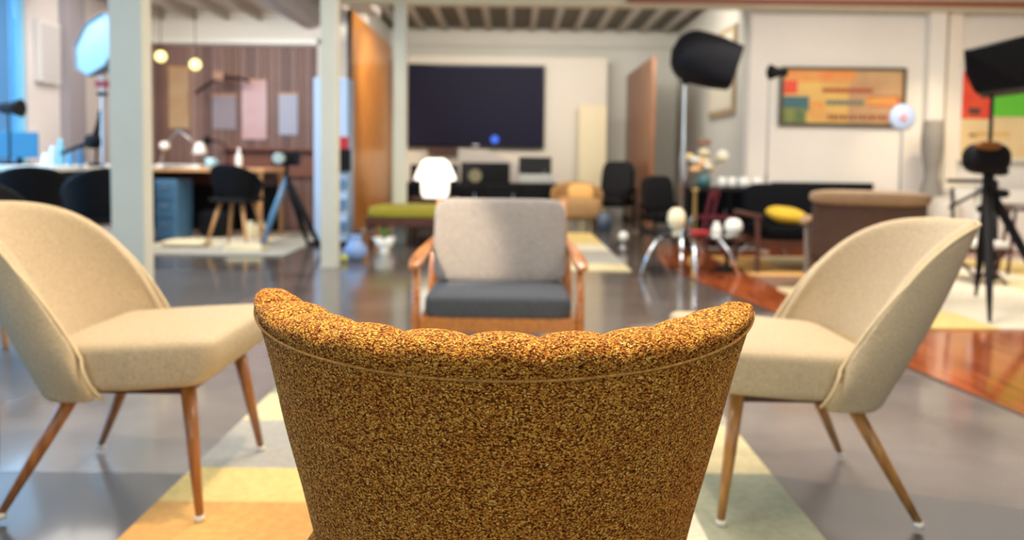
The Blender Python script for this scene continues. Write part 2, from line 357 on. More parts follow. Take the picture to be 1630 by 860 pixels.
rug('area_rug', 'yellow and cream patterned rug under the brown leather chair and black settee', 1.84, 5.2, yf(518), 6.9, [0, .12, .22, .36, .5, .64, .8, 1], [0, .13, .28, .42, .6, .8, 1], rnd(4, ['cream', 'yellow', 'ivory', 'tan', 'cream', 'brown', 'ivory']), z=.004)
rug('area_rug', 'cream and grey patchwork rug on the concrete behind the grey armchair', -.25, fl(1000, 428).x, yf(430), 9.0, [0, .3, .62, 1], [0, .12, .42, .6, 1], rnd(13, ['cream', 'ivory', 'yellow', 'brown', 'grey']))
rug('area_rug', 'pale cream rug under the study table by the plank wall', -3.5, -2.0, yf(413), 8.7, [0, .35, .7, 1], [0, .25, 1], rnd(5, ['cream', 'ivory', 'grey']), z=.003)
# ------------------------------------------------------------------ mustard chair, back to camera
def mustard():
    t = thing('lounge_chair', 'mustard boucle lounge chair with curved channelled back, seen from behind', 'chair', (-.030, .69, .014), math.radians(-4.5))
    thm = math.radians(84); NT = 220; w = .082
    def W(z): return .305 - .30*(.70-z) + .12*(.70-z)**2
    def D(z): return .215 - .12*(.70-z)
    def outer(th, z):
        s, c = math.sin(th), math.cos(th)
        X = W(z)*s/math.sin(thm); Y = D(z)*(1-c)/(1-math.cos(thm)) + (.70-z)*.16
        nx, ny = s/W(z), -c/(D(z)*1.05); l = math.hypot(nx, ny); return Vector((X, Y, z)), Vector((nx/l, ny/l, 0))
    rows = []; ringlen = None; arc = [0]; prev = None; ths = []
    for i in range(NT+1):
        th = -thm + 2*thm*i/NT; ths.append(th); p, _ = outer(th, .69)
        if prev is not None: arc.append(arc[-1] + (p-prev).length)
        prev = p
    half = arc[-1]/2; seam = []
    for i, th in enumerate(ths):
        u = abs(th/thm); s = arc[i]-half
        zs = .649 + .031*u**2; hgt = .036 - .023*u**1.5; zt = zs+hgt
        endf = 1.0
        e = max(0, (u-.66)/.34); th_k = 1 - .0*e
        thick = .080*(1-.52*e**1.6)
        puff = abs(math.cos(PI*(s-.022)/w))**.42
        prof = []
        for k in range(22):
            z = .24 + (zs-.24)*k/21; prof.append((-.004*math.sin(PI*k/21), z, 0))
        prof += [(.003, zs+.0015, 0)]
        for k in range(1, 19):
            q = PI*k/18
            d = thick/2 - math.copysign(abs(math.cos(q))**.8, math.cos(q))*(thick/2+.001)
            z = zs + .002 + (hgt-.002)*math.sin(q)**.75
            prof.append((d, z, min(1, k/5)))
        for k in range(1, 16):
            z = zs - (zs-.30)*k/15; prof.append((thick + .012*math.sin(PI*k/15), z, 1))
        row = []
        for (d, z, pf) in prof:
            p, n = outer(th, z)
            wob = (noise.noise(Vector((s*14, z*9, 2)))*.0022)
            p = p - n*d
            if pf:
                g = (puff-.85)*.008*pf
                mid, _ = outer(th, zs-.03); cc = p - (mid - n*thick/2); cc = Vector((cc.x, cc.y, max(cc.z, 0))) if z >= zs else -n
                if cc.length > 1e-5: p = p + cc.normalized()*g
            p = p + n*wob
            row.append(p)
        rows.append(row)
        p, n = outer(th, zs); seam.append(p + n*.0016)
    b = MB(); b.grid(rows); nprof = len(rows[0])
    b.f += [tuple(range(nprof)), tuple((NT)*nprof + k for k in range(nprof))]; b.mi += [0, 0]
    b.f += [(i*nprof, (i+1)*nprof, (i+1)*nprof+nprof-1, i*nprof+nprof-1) for i in range(NT)]; b.mi += [0]*NT
    b.build('backrest', M_must, t, smooth=True)
    MB().tube(seam[::2], .0015, 8).build('piping', M_welt, t, smooth=True)
    MB().cushion((0, .33, .355), (.46, .50, .15), .35, dome=.12, n=40).build('seat', M_must, t, smooth=True)
    for sx, sy in ((-1, 0), (1, 0), (-1, 1), (1, 1)):
        top = Vector((sx*.14, .15+.33*sy, .30)); bot = Vector((sx*.21, .07+.50*sy, .016))
        MB().tube([top, bot], [.019, .010], 14).build('leg', M_leg, t, smooth=True)
    return t
mustard()
# ------------------------------------------------------------------ beige cocktail chairs
def cocktail(label, loc, rz, lm):
    t = thing('cocktail_chair', label, 'chair', loc, rz, 'beige cocktail chairs')
    def B(phi): return Vector((-.0 - .180*max(0, math.cos(phi))**.6, .218*math.sin(phi), .268+.016*(1-max(0, math.cos(phi)))**3))
    def Rm(phi):
        c = max(0, math.cos(phi)); x = .04 + .40*c
        return Vector((-x, .236*math.sin(phi), .715 - 2.86*(.44-x)**2.34))
    NU, NV = 56, 16; P = []
    for i in range(NU+1):
        phi = -PI/2 + PI*i/NU; a, c = B(phi), Rm(phi); row = []
        out = Vector((-math.cos(phi), math.sin(phi)*.8, 0))
        for j in range(NV+1):
            v = j/NV; row.append(a.lerp(c, v) + out*(.020*math.sin(PI*v)))
        P.append(row)
    MB().grid(P).build('backrest', M_beige, t, smooth=True, solid=.032, sub=1)
    path = []
    def off(i, j):
        phi = -PI/2 + PI*i/NU; return P[i][j]
    for j in range(0, NV, 2): path.append(P[0][j] + Vector((.014, -.008, 0)))
    for i in range(0, NU+1):
        phi = -PI/2 + PI*i/NU; k = min(1, min(i, NU-i)/6)
        n = Vector((-math.cos(phi), math.sin(phi), 0)).normalized()
        path.append(P[i][NV] + n*.014*k + Vector((.012*(1-k), 0, -.004*k)))
    for j in range(NV-1, -1, -2): path.append(P[NU][j] + Vector((.014, .008, 0)))
    MB().tube(path, .0042, 8).build('piping', M_pipe, t, smooth=True)
    # seat: rounded block with a domed top, slightly narrower at the back
    b = MB().cushion((.062, 0, .358), (.43, .475, .118), .2, n=56, dome=.10)
    vs = []
    for v in b.v:
        x, y, z = v; k = 1 - .10*max(0, (.05-x)/.2); x2 = x - (.03*max(0, (.36-z)/.06) if x > .15 else 0)
        vs.append((x2, y*k, z + .012*(x-.05)/.2))
    b.v = vs; b.build('seat', M_beige, t, smooth=True)
    MB().box((.03, 0, .296), (.33, .36, .025)).build('seat_frame', M_darkwood, t, bevel=.004)
    for sy in (-1, 1):
        for tx, ty, tz, bx, by in ((-.085, .135, .30, -.235, .215), (.185, .165, .315, .232, .215)):
            top, bot = Vector((tx, sy*ty, tz)), Vector((bx, sy*by, .012))
            lg = MB().tube([top, top.lerp(bot, .5), bot], [.0185, .0150, .0092], 16).build('leg', lm, t, smooth=True)
            MB().tube([bot + Vector((0, 0, .002)), Vector((bot.x, bot.y, .0))], [.0105, .012], 12).build('glide', M_glide, lg, smooth=True)
    # stitched ribs on the inner back
    return t
cocktail('beige tweed cocktail chair on walnut legs, left of the mustard chair', (-.957, 1.945, .014), 0, M_leg).scale.z = 1.02
cocktail('beige tweed cocktail chair on honey-coloured legs, right of the mustard chair', (.735, 1.955, .014), PI, M_leg2)
# ------------------------------------------------------------------ grey armchair facing camera
def armchair():
    t = thing('armchair', 'teak armchair with light grey back cushion and charcoal seat cushion facing the camera', 'chair', (-.047, 2.97, .015))
    MB().cushion((0, .165, .516), (.545, .12, .350), .22, rot=(math.radians(-14), 0, 0), n=48).build('back_cushion', M_greyf, t, smooth=True)
    MB().cushion((0, -.02, .312), (.545, .50, .100), .30, rot=(math.radians(-1), 0, 0), n=48, dome=.1).build('seat_cushion', M_charf, t, smooth=True)
    MB().box((0, -.255, .255), (.57, .022, .055)).build('front_rail', M_teak, t, bevel=.006)
    MB().box((0, .235, .26), (.54, .022, .06)).build('back_rail', M_teak, t, bevel=.006)
    for s in (-1, 1):
        MB().box((s*.278, 0, .25), (.022, .5, .05)).build('side_rail', M_teak, t, bevel=.005)
        MB().tube([(s*.302, -.255, 0), (s*.300, -.25, .25), (s*.298, -.245, .475)], [.012, .017, .014], 12).build('leg', M_teak, t, smooth=True)
        MB().tube([(s*.298, .33, 0), (s*.294, .26, .27), (s*.286, .25, .50)], [.012, .017, .014], 12).build('leg', M_teak, t, smooth=True)
        b = MB(); P = []
        N = 16
        for i in range(N+1):
            v = i/N; y = -.31 + .62*v; wd = .052*(1-.55*v)*(min(1, (v+.02)*8))**.5; x = s*(.302 - .012*v); z = .488 + .018*v - .02*(1-v)**6
            P.append((x, y, z, wd))
        for (x, y, z, wd) in P: b.v += [(x-wd/2-.004, y, z-.008), (x+wd/2+.004, y, z-.008), (x+wd/2, y, z+.010), (x-wd/2, y, z+.010)]
        for i in range(N):
            for k in range(4): b.f.append((i*4+k, i*4+(k+1) % 4, i*4+4+(k+1) % 4, i*4+4+k)); b.mi.append(0)
        b.f += [(3, 2, 1, 0), (N*4, N*4+1, N*4+2, N*4+3)]; b.mi += [0, 0]
        b.build('armrest', M_teak, t, smooth=True, bevel=.004)
        MB().tube([(s*.275, .20, .27), (s*.275, .28, .55), (s*.272, .315, .68)], [.014, .013, .01], 10).build('back_post', M_teak, t, smooth=True)
    for k in range(5):
        MB().box((0, .262+.012*k, .40+.06*k), (.53, .012, .03)).build('slat', M_teak, t, bevel=.003)
    return t
armchair()
# ------------------------------------------------------------------ shell chairs (black, wood legs)
def shell_chair(label, loc, rz, seatm=M_black):
    t = thing('shell_chair', label, 'chair', loc, rz, 'black shell chairs')
    P = []; NU, NV = 24, 10
    for i in range(NU+1):
        phi = -PI/2*1.1 + PI*1.1*i/NU; row = []
        for j in range(NV+1):
            v = j/NV; top = .62 + .17*max(0, math.cos(phi))**.8
            z = .44 + (top-.44)*v
            row.append(Vector((-(.17+.07*v)*math.cos(phi)+.04, (.20+.05*v)*math.sin(phi), z)))
        P.append(row)
    MB().grid(P).build('backrest', M_black, t, smooth=True, solid=.018, sub=1)
    MB().cushion((.03, 0, .445), (.42, .42, .05), .45, n=24).build('seat', seatm, t, smooth=True)
    for sx in (-1, 1):
        for sy in (-1, 1):
            MB().tube([(sx*.10+.02, sy*.11, .43), (sx*.20+.02, sy*.21, 0)], [.02, .012], 10).build('leg', M_wood, t, smooth=True)
    return t
p = fl(370, 396); shell_chair('black shell chair on wooden legs drawn up to the study table', (p.x, p.y+.1, .016), math.radians(80))
shell_chair('black shell chair just left of the first white column', (at(168, 300, 4.95).x, 4.95, .003), math.radians(125))
shell_chair('small-looking black shell chair before the white desk near the window', (at(50, 300, 5.2).x, 5.2, .003), math.radians(122))
shell_chair('black shell chair with navy seat at the left picture edge, one wooden leg showing', (fl(9, 556).x-.22, fl(9, 556).y+.21, .003), 0, mat('navy_cloth', (40, 60, 90), .8))
# ------------------------------------------------------------------ left bay
# study table
TZ = .74
t = thing('study_table', 'wooden study table before the plank wall, white papers on its left end', 'table', (-2.95, 8.0, .013))
tx0, tx1 = at(200, 270, 8.0).x+2.95, at(440, 270, 8.0).x+2.95
MB().box(((tx0+tx1)/2, 0, TZ-.02), (tx1-tx0, .8, .04)).build('tabletop', M_wood, t, bevel=.005)
for x in (tx0+.06, tx1-.06):
    for y in (-.34, .34): MB().tube([(x, y, TZ-.04), (x, y, 0)], [.028, .018], 10).build('leg', M_wood, t)
MB().box(((tx0+tx1)/2, .32, TZ-.12), (tx1-tx0-.2, .03, .16)).build('apron', M_darkwood, t)
MB().box(((tx0+tx1)/2, .36, .34), (tx1-tx0-.14, .02, .60)).build('added_dark_sheet', M_black, t)  # black sheet added to darken the space below the tabletop
TT = TZ+.013
def bit(name, label, cat, mb, m, **k): o = mb.build(name, m, **k); tag(o, label, cat); return o
a = at(285, 268, 7.75)
bit('paper_stack', 'white papers spread on the left end of the study table', 'papers', MB().box((a.x, 7.78, TT+.012), (.5, .3, .024)).box((a.x+.05, 7.72, TT+.028), (.36, .24, .008), (0, 0, .2)), M_white)
a = at(335, 262, 7.7)
bit('mug', 'pale blue mug on the study table beside the papers', 'mug', MB().lathe([(.03, 0), (.045, .01), (.05, .10), (.044, .10), (.04, .012)], (a.x, 7.7, TT)).tube([(a.x+.045, 7.7, TT+.085), (a.x+.08, 7.7, TT+.06), (a.x+.045, 7.7, TT+.025)], .007, 8), mat('mug_blue', (170, 205, 215), .3), smooth=True)
a = at(372, 262, 7.8)
bit('bottle', 'small white bottle standing on the study table right of the mug', 'bottle', MB().lathe([(.03, 0), (.034, .02), (.034, .12), (.014, .16), (.014, .19), (.016, .21)], (a.x, 7.95, TT)), M_white, smooth=True)
b0 = at(270, 275, 8.2)
t = thing('desk_lamp', 'white spring-arm desk lamp bending over the study table', 'lamp', (b0.x-.1, 8.2, TT))
q = [Vector((0, 0, 0)), at(262, 232, 8.2)-Vector((b0.x-.1, 8.2, TT)), at(284, 207, 8.2)-Vector((b0.x-.1, 8.2, TT)), at(318, 234, 8.2)-Vector((b0.x-.1, 8.2, TT))]
MB().lathe([(.08, 0), (.08, .015), (.02, .03)], (0, 0, 0)).build('base', M_white, t, smooth=True)
MB().tube([(0, 0, .02), q[1], q[2], q[3]], .011, 8).build('arm', M_steel, t, smooth=True)
MB().lathe([(.03, .05), (.055, .0), (.085, -.08), (.08, -.08)], q[3]).build('lamp_shade', M_white, t, smooth=True)
MB().lathe([(.0, -.05), (.045, -.03), (.055, 0), (.045, .03), (0, .05)], q[1]).build('joint', M_white, t, smooth=True)
# black gooseneck
a = at(362, 262, 8.25)
t = thing('desk_lamp', 'black gooseneck lamp on the back of the study table', 'lamp', (a.x, 8.25, TT))
MB().lathe([(.07, 0), (.07, .015), (.01, .03)]).build('base', M_black, t)
MB().tube([(0, 0, .02), (.02, 0, .18), (-.06, 0, .27), (-.20, 0, .30)], .010, 8).build('arm', M_black, t, smooth=True)
MB().lathe([(.02, .06), (.04, .03), (.05, -.03)], (-.22, 0, .28)).build('lamp_shade', M_black, t, smooth=True)
# under-table blue drawer unit
a = at(264, 340, 7.65)
t = thing('drawer_unit', 'narrow blue drawer unit standing under the left end of the study table', 'cabinet', (a.x, 7.85, .013))
MB().box((0, 0, .31), (.22, .4, .62)).build('body', M_bluep, t, bevel=.008)
for z in (.12, .31, .50):
    d = MB().box((0, -.208, z), (.19, .016, .17)).build('drawer', mat('blue_front', (70, 112, 150), .35), t, bevel=.004)
    MB().box((0, -.222, z+.04), (.08, .014, .012)).build('handle', M_chrome, d)
bit('bag', 'dark bag lying under the study table beside the blue drawer unit', 'bag', MB().cushion((a.x+.36, 8.05, .17), (.34, .3, .31), .5), M_navy, smooth=True)
a = fl(258, 404); 
bit('cushion', 'flat cream cushion lying on the rug below the blue drawer unit', 'cushion', MB().cushion((a.x, 7.2, .045), (.42, .3, .06), .5), M_cream, smooth=True)
for i, x in enumerate((375, 393)):
    a = fl(x, 388); bit('storage_jar', ['left', 'right'][i]+' one of two cream jars on the rug behind the shell chair legs', 'jar', MB().lathe([(.04, 0), (.055, .03), (.055, .13), (.035, .16), (.035, .18)], (a.x, 7.95, .013)), M_cream, smooth=True)
a = fl(378, 408)
bit('book_stack', 'low pile of cream magazines on the rug in front of the shell chair', 'books', MB().box((a.x-.03, 6.88, .031), (.34, .24, .034)).box((a.x-.03, 6.88, .061), (.30, .21, .026), (0, 0, .15)), M_cream, bevel=.003)
# camera tripod with blue leg
a = fl(440, 398)
t = thing('camera_tripod', 'video camera on a tripod with one blue leg, right of the study table', 'tripod', (a.x+.05, 6.95, .0))
hd = Vector((.08, 0, .68))
for i, (e, m) in enumerate([(at(413, 410, 6.85)-Vector((a.x+.05, 6.95, 0)), M_bluep), (Vector((.42, -.05, .015)), M_black), (Vector((.2, .3, .015)), M_black)]):
    e.z = .015; MB().tube([hd, hd.lerp(e, .5), e], [.024, .028, .016], 10).build('leg', m, t, smooth=True)
MB().tube([hd, hd+Vector((0, 0, .12))], .02, 10).build('column_post', M_blkmetal, t)
cb = MB().box(hd+Vector((0, 0, .18)), (.22, .16, .13)).build('camera_body', M_black, t, bevel=.01)
MB().lathe([(.04, 0), (.045, .06), (.05, .12), (.04, .12)], hd+Vector((-.02, -.07, .18)), rot=(PI/2, 0, 0)).build('lens', mat('pale_screen', (175, 190, 185), .2), cb, smooth=True)
# small dark chair / plants right of tripod
a = fl(484, 395)
bit('floor_bin', 'tall dark waste bin behind the tripod beside the second column', 'bin', MB().lathe([(.12, 0), (.13, .3), (.145, .62), (.13, .62)], (a.x, 8.2, .013)), M_navy, smooth=True)
# tall pale-blue display behind second column
a = at(532, 250, 7.6)
t = thing('display_stand', 'tall pale blue display stand mostly hidden behind the second white column', 'stand', (a.x, 7.6, 0))
wst = (at(557, 250, 7.6).x - at(504, 250, 7.6).x)
MB().box((0, 0, .85), (wst, .3, 1.62)).build('body', mat('pale_blue', (176, 200, 232), .25), t, bevel=.01)
MB().box((0, 0, .02), (wst+.06, .34, .04)).build('base', M_black, t)
MB().box((wst*.38, -.16, 1.02), (.1, .03, .12)).build('sign', M_red, t)
MB().box((wst*.4, -.17, .85), (.13, .06, .22)).build('bracket', M_black, t)
for z in (.2, .42, .62): MB().box((wst*.3, -.165, z), (.12, .04, .09)).build('brochure', M_bluep, t)
# posters
def poster(label, x0, y0, x1, y1, m, Y=PW-.035):
    a, c = at(x0, y0, Y), at(x1, y1, Y); t = thing('poster', label, 'poster', ((a.x+c.x)/2, Y, c.z))
    w_, h_ = c.x-a.x, a.z-c.z
    MB().box((0, 0, h_/2), (w_, .015, h_)).build('print', m, t)
    MB().box((0, -.004, h_+.008), (w_+.02, .02, .02)).build('hanger_rail', M_wood, t)
poster('pale pink poster hanging in the middle of the plank wall', 385, 128, 425, 222, mat('pink_print', (220, 196, 204), .5, rgb2=(206, 160, 160), vs=2))
poster('pale blue poster right of the pink one on the plank wall', 444, 150, 474, 215, mat('blue_print', (176, 182, 204), .5))
poster('grey poster left of the pink one on the plank wall', 338, 152, 376, 206, mat('grey_print', (150, 140, 150), .5))
poster('golden-brown poster at the left end of the plank wall', 268, 108, 302, 205, mat('gold_print', (176, 140, 104), .5, rgb2=(200, 168, 130), vs=3))
sh = at(455, 222, PW-.1); 
bit('wall_shelf', 'red-brown shelf board fixed low across the plank wall', 'shelf', MB().box((sh.x-.15, PW-.11, sh.z-.12), (1.3, .17, .03)).box((sh.x-.15, PW-.06, sh.z-.3), (1.25, .04, .33)), mat('redwood', (136, 82, 62), .5))
for i, (x, y) in enumerate(((256, 90), (311, 103))):
    a = at(x, y, 8.7); t = thing('pendant_lamp', ['left, higher', 'right, lower'][i]+' of two small glowing yellow globe pendants before the plank wall', 'lamp', (a.x, 8.7, a.z))
    r = .065; MB().lathe([(r*math.sin(PI*k/12), -r*math.cos(PI*k/12)) for k in range(13)]).build('globe', mat('globe_glow', (250, 240, 170), .4, emit=(255, 240, 150), es=1.3), t, smooth=True)
    MB().tube([(0, 0, r), (0, 0, 2.67-a.z)], .004, 6).build('cord', M_black, t)
t = thing('camera_crane', 'dark angled camera arm mounted before the plank wall', 'arm', (at(350, 125, 9.2).x, 9.2, at(350, 125, 9.2).z))
MB().tube([(-.3, 0, -.18), (0, 0, .02), (.25, 0, .0)], .02, 8).build('arm', M_blkmetal, t); MB().box((.0, 0, .03), (.12, .1, .1)).build('head', mat('tan_head', (170, 130, 110), .5), t); MB().tube([(.25, 0, 0), (.25, .28, 0)], .02, 8).build('bracket', M_blkmetal, t)
# white desk near window
t = thing('desk', 'long white desk under the left window with black underside', 'desk', (-4.05, 6.6, .0))
MB().box((.05, 0, .76), (1.0, 1.7, .04)).build('desktop', M_white, t, bevel=.005)
MB().box((.05, 0, .66), (.94, 1.6, .15)).build('drawer_box', M_black, t)
for x in (-.38, .48):
    for y in (-.78, .78): MB().tube([(x, y, .6), (x, y, 0)], .025, 10).build('leg', M_black, t)
DZ = .78
def onp(px_, py_, Y): return at(px_, py_, Y)
a = at(22, 245, 6.5)
t = thing('monitor', 'blue monitor on the white desk beside the window', 'monitor', (-4.25, 6.5, DZ), .25)
MB().box((0, 0, .17), (.30, .03, .22)).build('screen', mat('blue_screen', (40, 110, 150), .3), t, bevel=.004); MB().box((0, .02, .05), (.04, .03, .1)).build('neck', M_black, t); MB().box((0, .02, .006), (.18, .14, .012)).build('base', M_black, t)
a = at(14, 172, 6.2)
t = thing('studio_lamp', 'black studio lamp head in front of the blue window', 'lamp', (a.x, 6.2, DZ))
MB().lathe([(.08, 0), (.08, .02), (.012, .03)]).build('base', M_black, t); MB().tube([(0, 0, .02), (0, 0, a.z-DZ)], .01, 8).build('pole', M_blkmetal, t)
MB().lathe([(.03, -.09), (.05, -.04), (.05, .03), (.075, .10), (.06, .10)], (0, 0, a.z-DZ), rot=(0, PI/2, 0)).build('lamp_head', M_black, t, smooth=True)
for i, (x, h, c, d) in enumerate([(97, .22, (120, 180, 200), 'tall pale blue bottle on the white desk'), (112, .13, (90, 150, 185), 'short blue jar on the white desk'), (128, .15, (60, 110, 150), 'dark blue jar nearest the studio stand on the white desk'), (72, .10, (235, 235, 235), 'small white cup on the white desk near the monitor'), (84, .16, (200, 215, 225), 'frosted white bottle on the white desk')]):
    a = at(x, 260, 6.3); bit('bottle', d, 'bottle', MB().lathe([(.025, 0), (.03, .01), (.03, h*.6), (.02, h*.8), (.02, h)], (a.x, 6.3, DZ)), mat('bottle_%d' % i, c, .25), smooth=True)
# softbox octa with stand
def octa(t, c, r, rot, mback, mface, depth=.28):
    b = MB(); R = Euler(rot).to_matrix()
    b.lathe([(.06, -depth), (.09, -depth), (r*.75, -depth*.35), (r, 0), (r*1.0, .03), (r*.97, .03), (r*.97, .01)], c, n=8, rot=rot); b.build('softbox_shell', mback, t)
    MB().lathe([(r*.96, .012), (0.01, .016)], c, n=8, rot=rot).build('diffuser', mface, t)
a = at(160, 72, 6.0); f0 = at(160, 300, 6.0)
t = thing('octagonal_softbox', 'white octagonal softbox on a thin stand left of the first column', 'softbox', (f0.x, 6.0, 0))
octa(t, Vector((0, 0, a.z)), .27, (math.radians(75), 0, math.radians(-28)), mat('softbox_white', (112, 120, 134), .7), mat('softbox_face', (130, 170, 190), .7))
MB().tube([(0, 0.05, 0.12), (0, 0.05, a.z-.05)], .012, 8).build('pole', M_steel, t)
MB().box((0, .05, a.z-.30), (.09, .05, .05)).build('collar', M_red, t); MB().box((0, .05, a.z-.38), (.06, .05, .03)).build('clamp', M_black, t)
for k in range(3):
    q = k*2*PI/3+.5; MB().tube([(0, .05, .3), (.2*math.cos(q), .05+.2*math.sin(q), .01)], .009, 6).build('leg', M_steel, t)
a = at(138, 232, 6.15)
t = thing('microphone_boom', 'black jointed boom arm clamped over the white desk', 'arm', (a.x+.1, 6.1, DZ))
zz = a.z-DZ
MB().lathe([(.06, 0), (.06, .02), (.01, .03)]).build('base', M_black, t); MB().tube([(0, 0, .02), (.04, 0, .45), (-.02, 0, .2), (-.28, 0, .1)], [.01, .012, .022, .016], 8).build('arm', M_black, t, smooth=True)
MB().cushion((-.02, 0, .2), (.12, .1, .12), .7, n=16).build('joint', M_black, t, smooth=True)
# electrical panel on left wall
t = thing('electrical_panel', 'grey-white electrical panel high on the left wall', 'panel', (LX, 7.45, 1.55))
MB().box((.03, 0, .32), (.06, .34, .60)).build('box', mat('panel_grey', (196, 192, 190), .5), t, bevel=.008); MB().box((.064, 0, .32), (.008, .28, .52)).build('door', mat('panel_door', (176, 172, 174), .5), t, bevel=.003)
# duct
struct(MB().tube([(-2.22, 3, 2.46), (-2.22, 8.3, 2.46)], .19, 28).build('duct', mat('duct_grey', (190, 190, 194), .45, metal=.3), smooth=True))
t = thing('track_light', 'black track light beside the grey ceiling duct', 'lamp', (at(492, 2, 6.6).x, 6.9, 2.5))
MB().lathe([(.03, -.1), (.055, -.05), (.06, .1)], (0, 0, 0), rot=(.6, .3, 0)).build('lamp_head', M_black, t, smooth=True); MB().tube([(0, 0, .05), (0, 0, .17)], .012, 8).build('stem', M_black, t)
t = thing('strip_light', 'white strip light on the left ceiling', 'lamp', (at(375, 5, 7.3).x, 7.2, 2.53))
MB().box((0, 0, 0), (.16, 1.2, .04)).build('housing', M_white, t); MB().box((0, 0, -.025), (.12, 1.15, .012)).build('diffuser', mat('strip_glow', (255, 245, 220), .4, emit=(255, 240, 210), es=2), t)
# ------------------------------------------------------------------ centre background
PXL = -1.78
t = thing('wood_panel', 'tall orange wood panel standing left of the television', 'panel', (PXL, 9.72, 0))
zt = at(557, 15, 8.35).z
MB().box((-.02, 0, (zt+.03)/2), (.045, 2.74, zt-.03)).build('board', M_panel, t, bevel=.004)
MB().box((-.02, -1.385, (zt+.03)/2), (.05, .03, zt-.03)).build('edge_strip', mat('dark_edge', (50, 28, 24), .4), t)
for y in (-1.2, 1.2): MB().box((-.02, y, .015), (.12, .3, .03)).build('foot', M_black, t)
zt = at(1040, 90, 9.5).z
t = thing('wood_panel', 'tall brown wood panel standing right of the television', 'panel', (at(1040, 250, 9.5).x-.02, 10.55, 0))
MB().box((0, 0, (zt+.03)/2), (.045, 2.1, zt-.03)).build('board', M_panel2, t, bevel=.004)
MB().box((0, -1.06, (zt+.03)/2), (.05, .03, zt-.03)).build('edge_strip', M_panel2, t)
for y in (-.9, .9): MB().box((0, y, .015), (.12, .3, .03)).build('foot', M_black, t)
# partition
def panelbox(name, label, x0, y0, x1, Y, m, cat='panel', th=.05, z0=.0):
    a, c = at(x0, y0, Y), at(x1, y0, Y); return bit(name, label, cat, MB().box(((a.x+c.x)/2, Y, (a.z+z0)/2), (c.x-a.x, th, a.z-z0)), m, bevel=.004)
panelbox('partition_panel', 'broad white partition panel behind the television', 636, 88, 967, 11.3, mat('partition_white', (216, 208, 194), .6))
panelbox('partition_panel', 'low cream panel leaning before the white partition, right of the television', 922, 167, 966, 11.1, mat('panel_cream', (226, 212, 176), .6))
a, c = at(649, 101, 11.15), at(866, 236, 11.15)
t = thing('television', 'large dark flat-screen television mounted on the white partition', 'television', ((a.x+c.x)/2, 11.15, c.z))
tw, thh = c.x-a.x, a.z-c.z
MB().box((0, .05, thh/2), (tw, .07, thh)).build('bezel', M_blackg, t, bevel=.008)
MB().box((0, .012, thh/2), (tw-.06, .01, thh-.06)).build('screen', mat('dark_screen', (30, 28, 50), .5), t)
MB().lathe([(.06, 0), (.055, .004)], (.28, .007, .12), rot=(PI/2, 0, 0)).build('screen_reflection', mat('reflection_blue', (40, 90, 200), .4, emit=(30, 80, 200), es=.8), t)  # blue reflection in the screen, put in as a glowing disc
MB().box((0, .1, thh/2), (.4, .06, .3)).build('wall_mount', M_black, t)
MB().box((.0, .0, .03), (.09, .01, .03)).build('logo_plate', M_steel, t)
a = at(680, 240, 11.0); c = at(775, 240, 11.0)
# console under tv
cx0, cx1 = at(650, 260, 10.6).x, at(735, 260, 10.6).x
czt = at(700, 292, 10.6).z
t = thing('media_console', 'low black media console under the television', 'cabinet', (0, 10.6, 0))
xr = at(890, 300, 10.6).x
MB().box(((cx0+xr)/2, 0, .30), (xr-cx0, .45, .50)).build('body', M_black, t, bevel=.006)
for k in range(4):
    x = cx0+(xr-cx0)*(k+.5)/4; d = MB().box((x, -.235, .30), ((xr-cx0)/4-.02, .02, .46)).build('door', M_blackg, t, bevel=.003); MB().box((x+.15, -.25, .36), (.012, .014, .1)).build('handle', M_steel, d)
for x in (cx0+.1, xr-.1):
    for y in (-.18, .18): MB().tube([(x, y, .06), (x, y, 0)], .02, 8).build('leg', M_steel, t)
CZ = .55
a, c = at(735, 258, 10.55), at(812, 258, 10.55)
t = thing('loudspeaker', 'black box loudspeaker with pale badge on the media console', 'speaker', ((a.x+c.x)/2, 10.55, CZ))
MB().box((0, 0, (a.z-CZ)/2), (c.x-a.x, .35, a.z-CZ)).build('cabinet', M_blackg, t, bevel=.008); MB().lathe([(.09, 0), (.09, .012), (.06, .012)], (-.14, -.175, .1), rot=(PI/2, 0, 0)).build('badge', mat('badge_gold', (120, 116, 90), .5), t)
a, c = at(655, 262, 10.5), at(728, 262, 10.5)
bit('loudspeaker', 'plain black loudspeaker behind the glowing mushroom lamp', 'speaker', MB().box(((a.x+c.x)/2, 10.55, (a.z+CZ)/2), (c.x-a.x, .33, a.z-CZ)), M_black, bevel=.008)
a = at(852, 285, 10.5)
t = thing('record_player', 'black record player with raised lid on the right of the media console', 'record player', (a.x, 10.5, CZ))
MB().box((0, 0, .07), (.46, .34, .12)).build('plinth', mat('silver_plinth', (170, 172, 170), .4, metal=.5), t, bevel=.006); MB().lathe([(.14, 0), (.14, .015)], (-.05, 0, .13)).build('platter', M_black, t)
MB().box((0, .16, .25), (.46, .015, .24), (-.25, 0, 0)).build('lid', M_black, t); MB().tube([(.16, .1, .14), (.12, -.08, .17)], .008, 6).build('tonearm', M_steel, t)
a, c = at(776, 238, 11.0), at(905, 300, 11.0)
bit('poster_board', 'grey and white sloping board on the wall below the television', 'board', MB().poly([at(728, 236, 11.2), at(775, 238, 11.2), at(905, 300, 11.2), at(728, 300, 11.2)], .02, axis=Vector((0, 1, 0))), mat('board_grey', (196, 190, 182), .6))
a = at(705, 240, 11.1); bit('sound_bar', 'short red-brown sound bar below the left half of the television', 'speaker', MB().box((a.x, 11.15, a.z), (.44, .1, .07)), M_darkwood, bevel=.01)
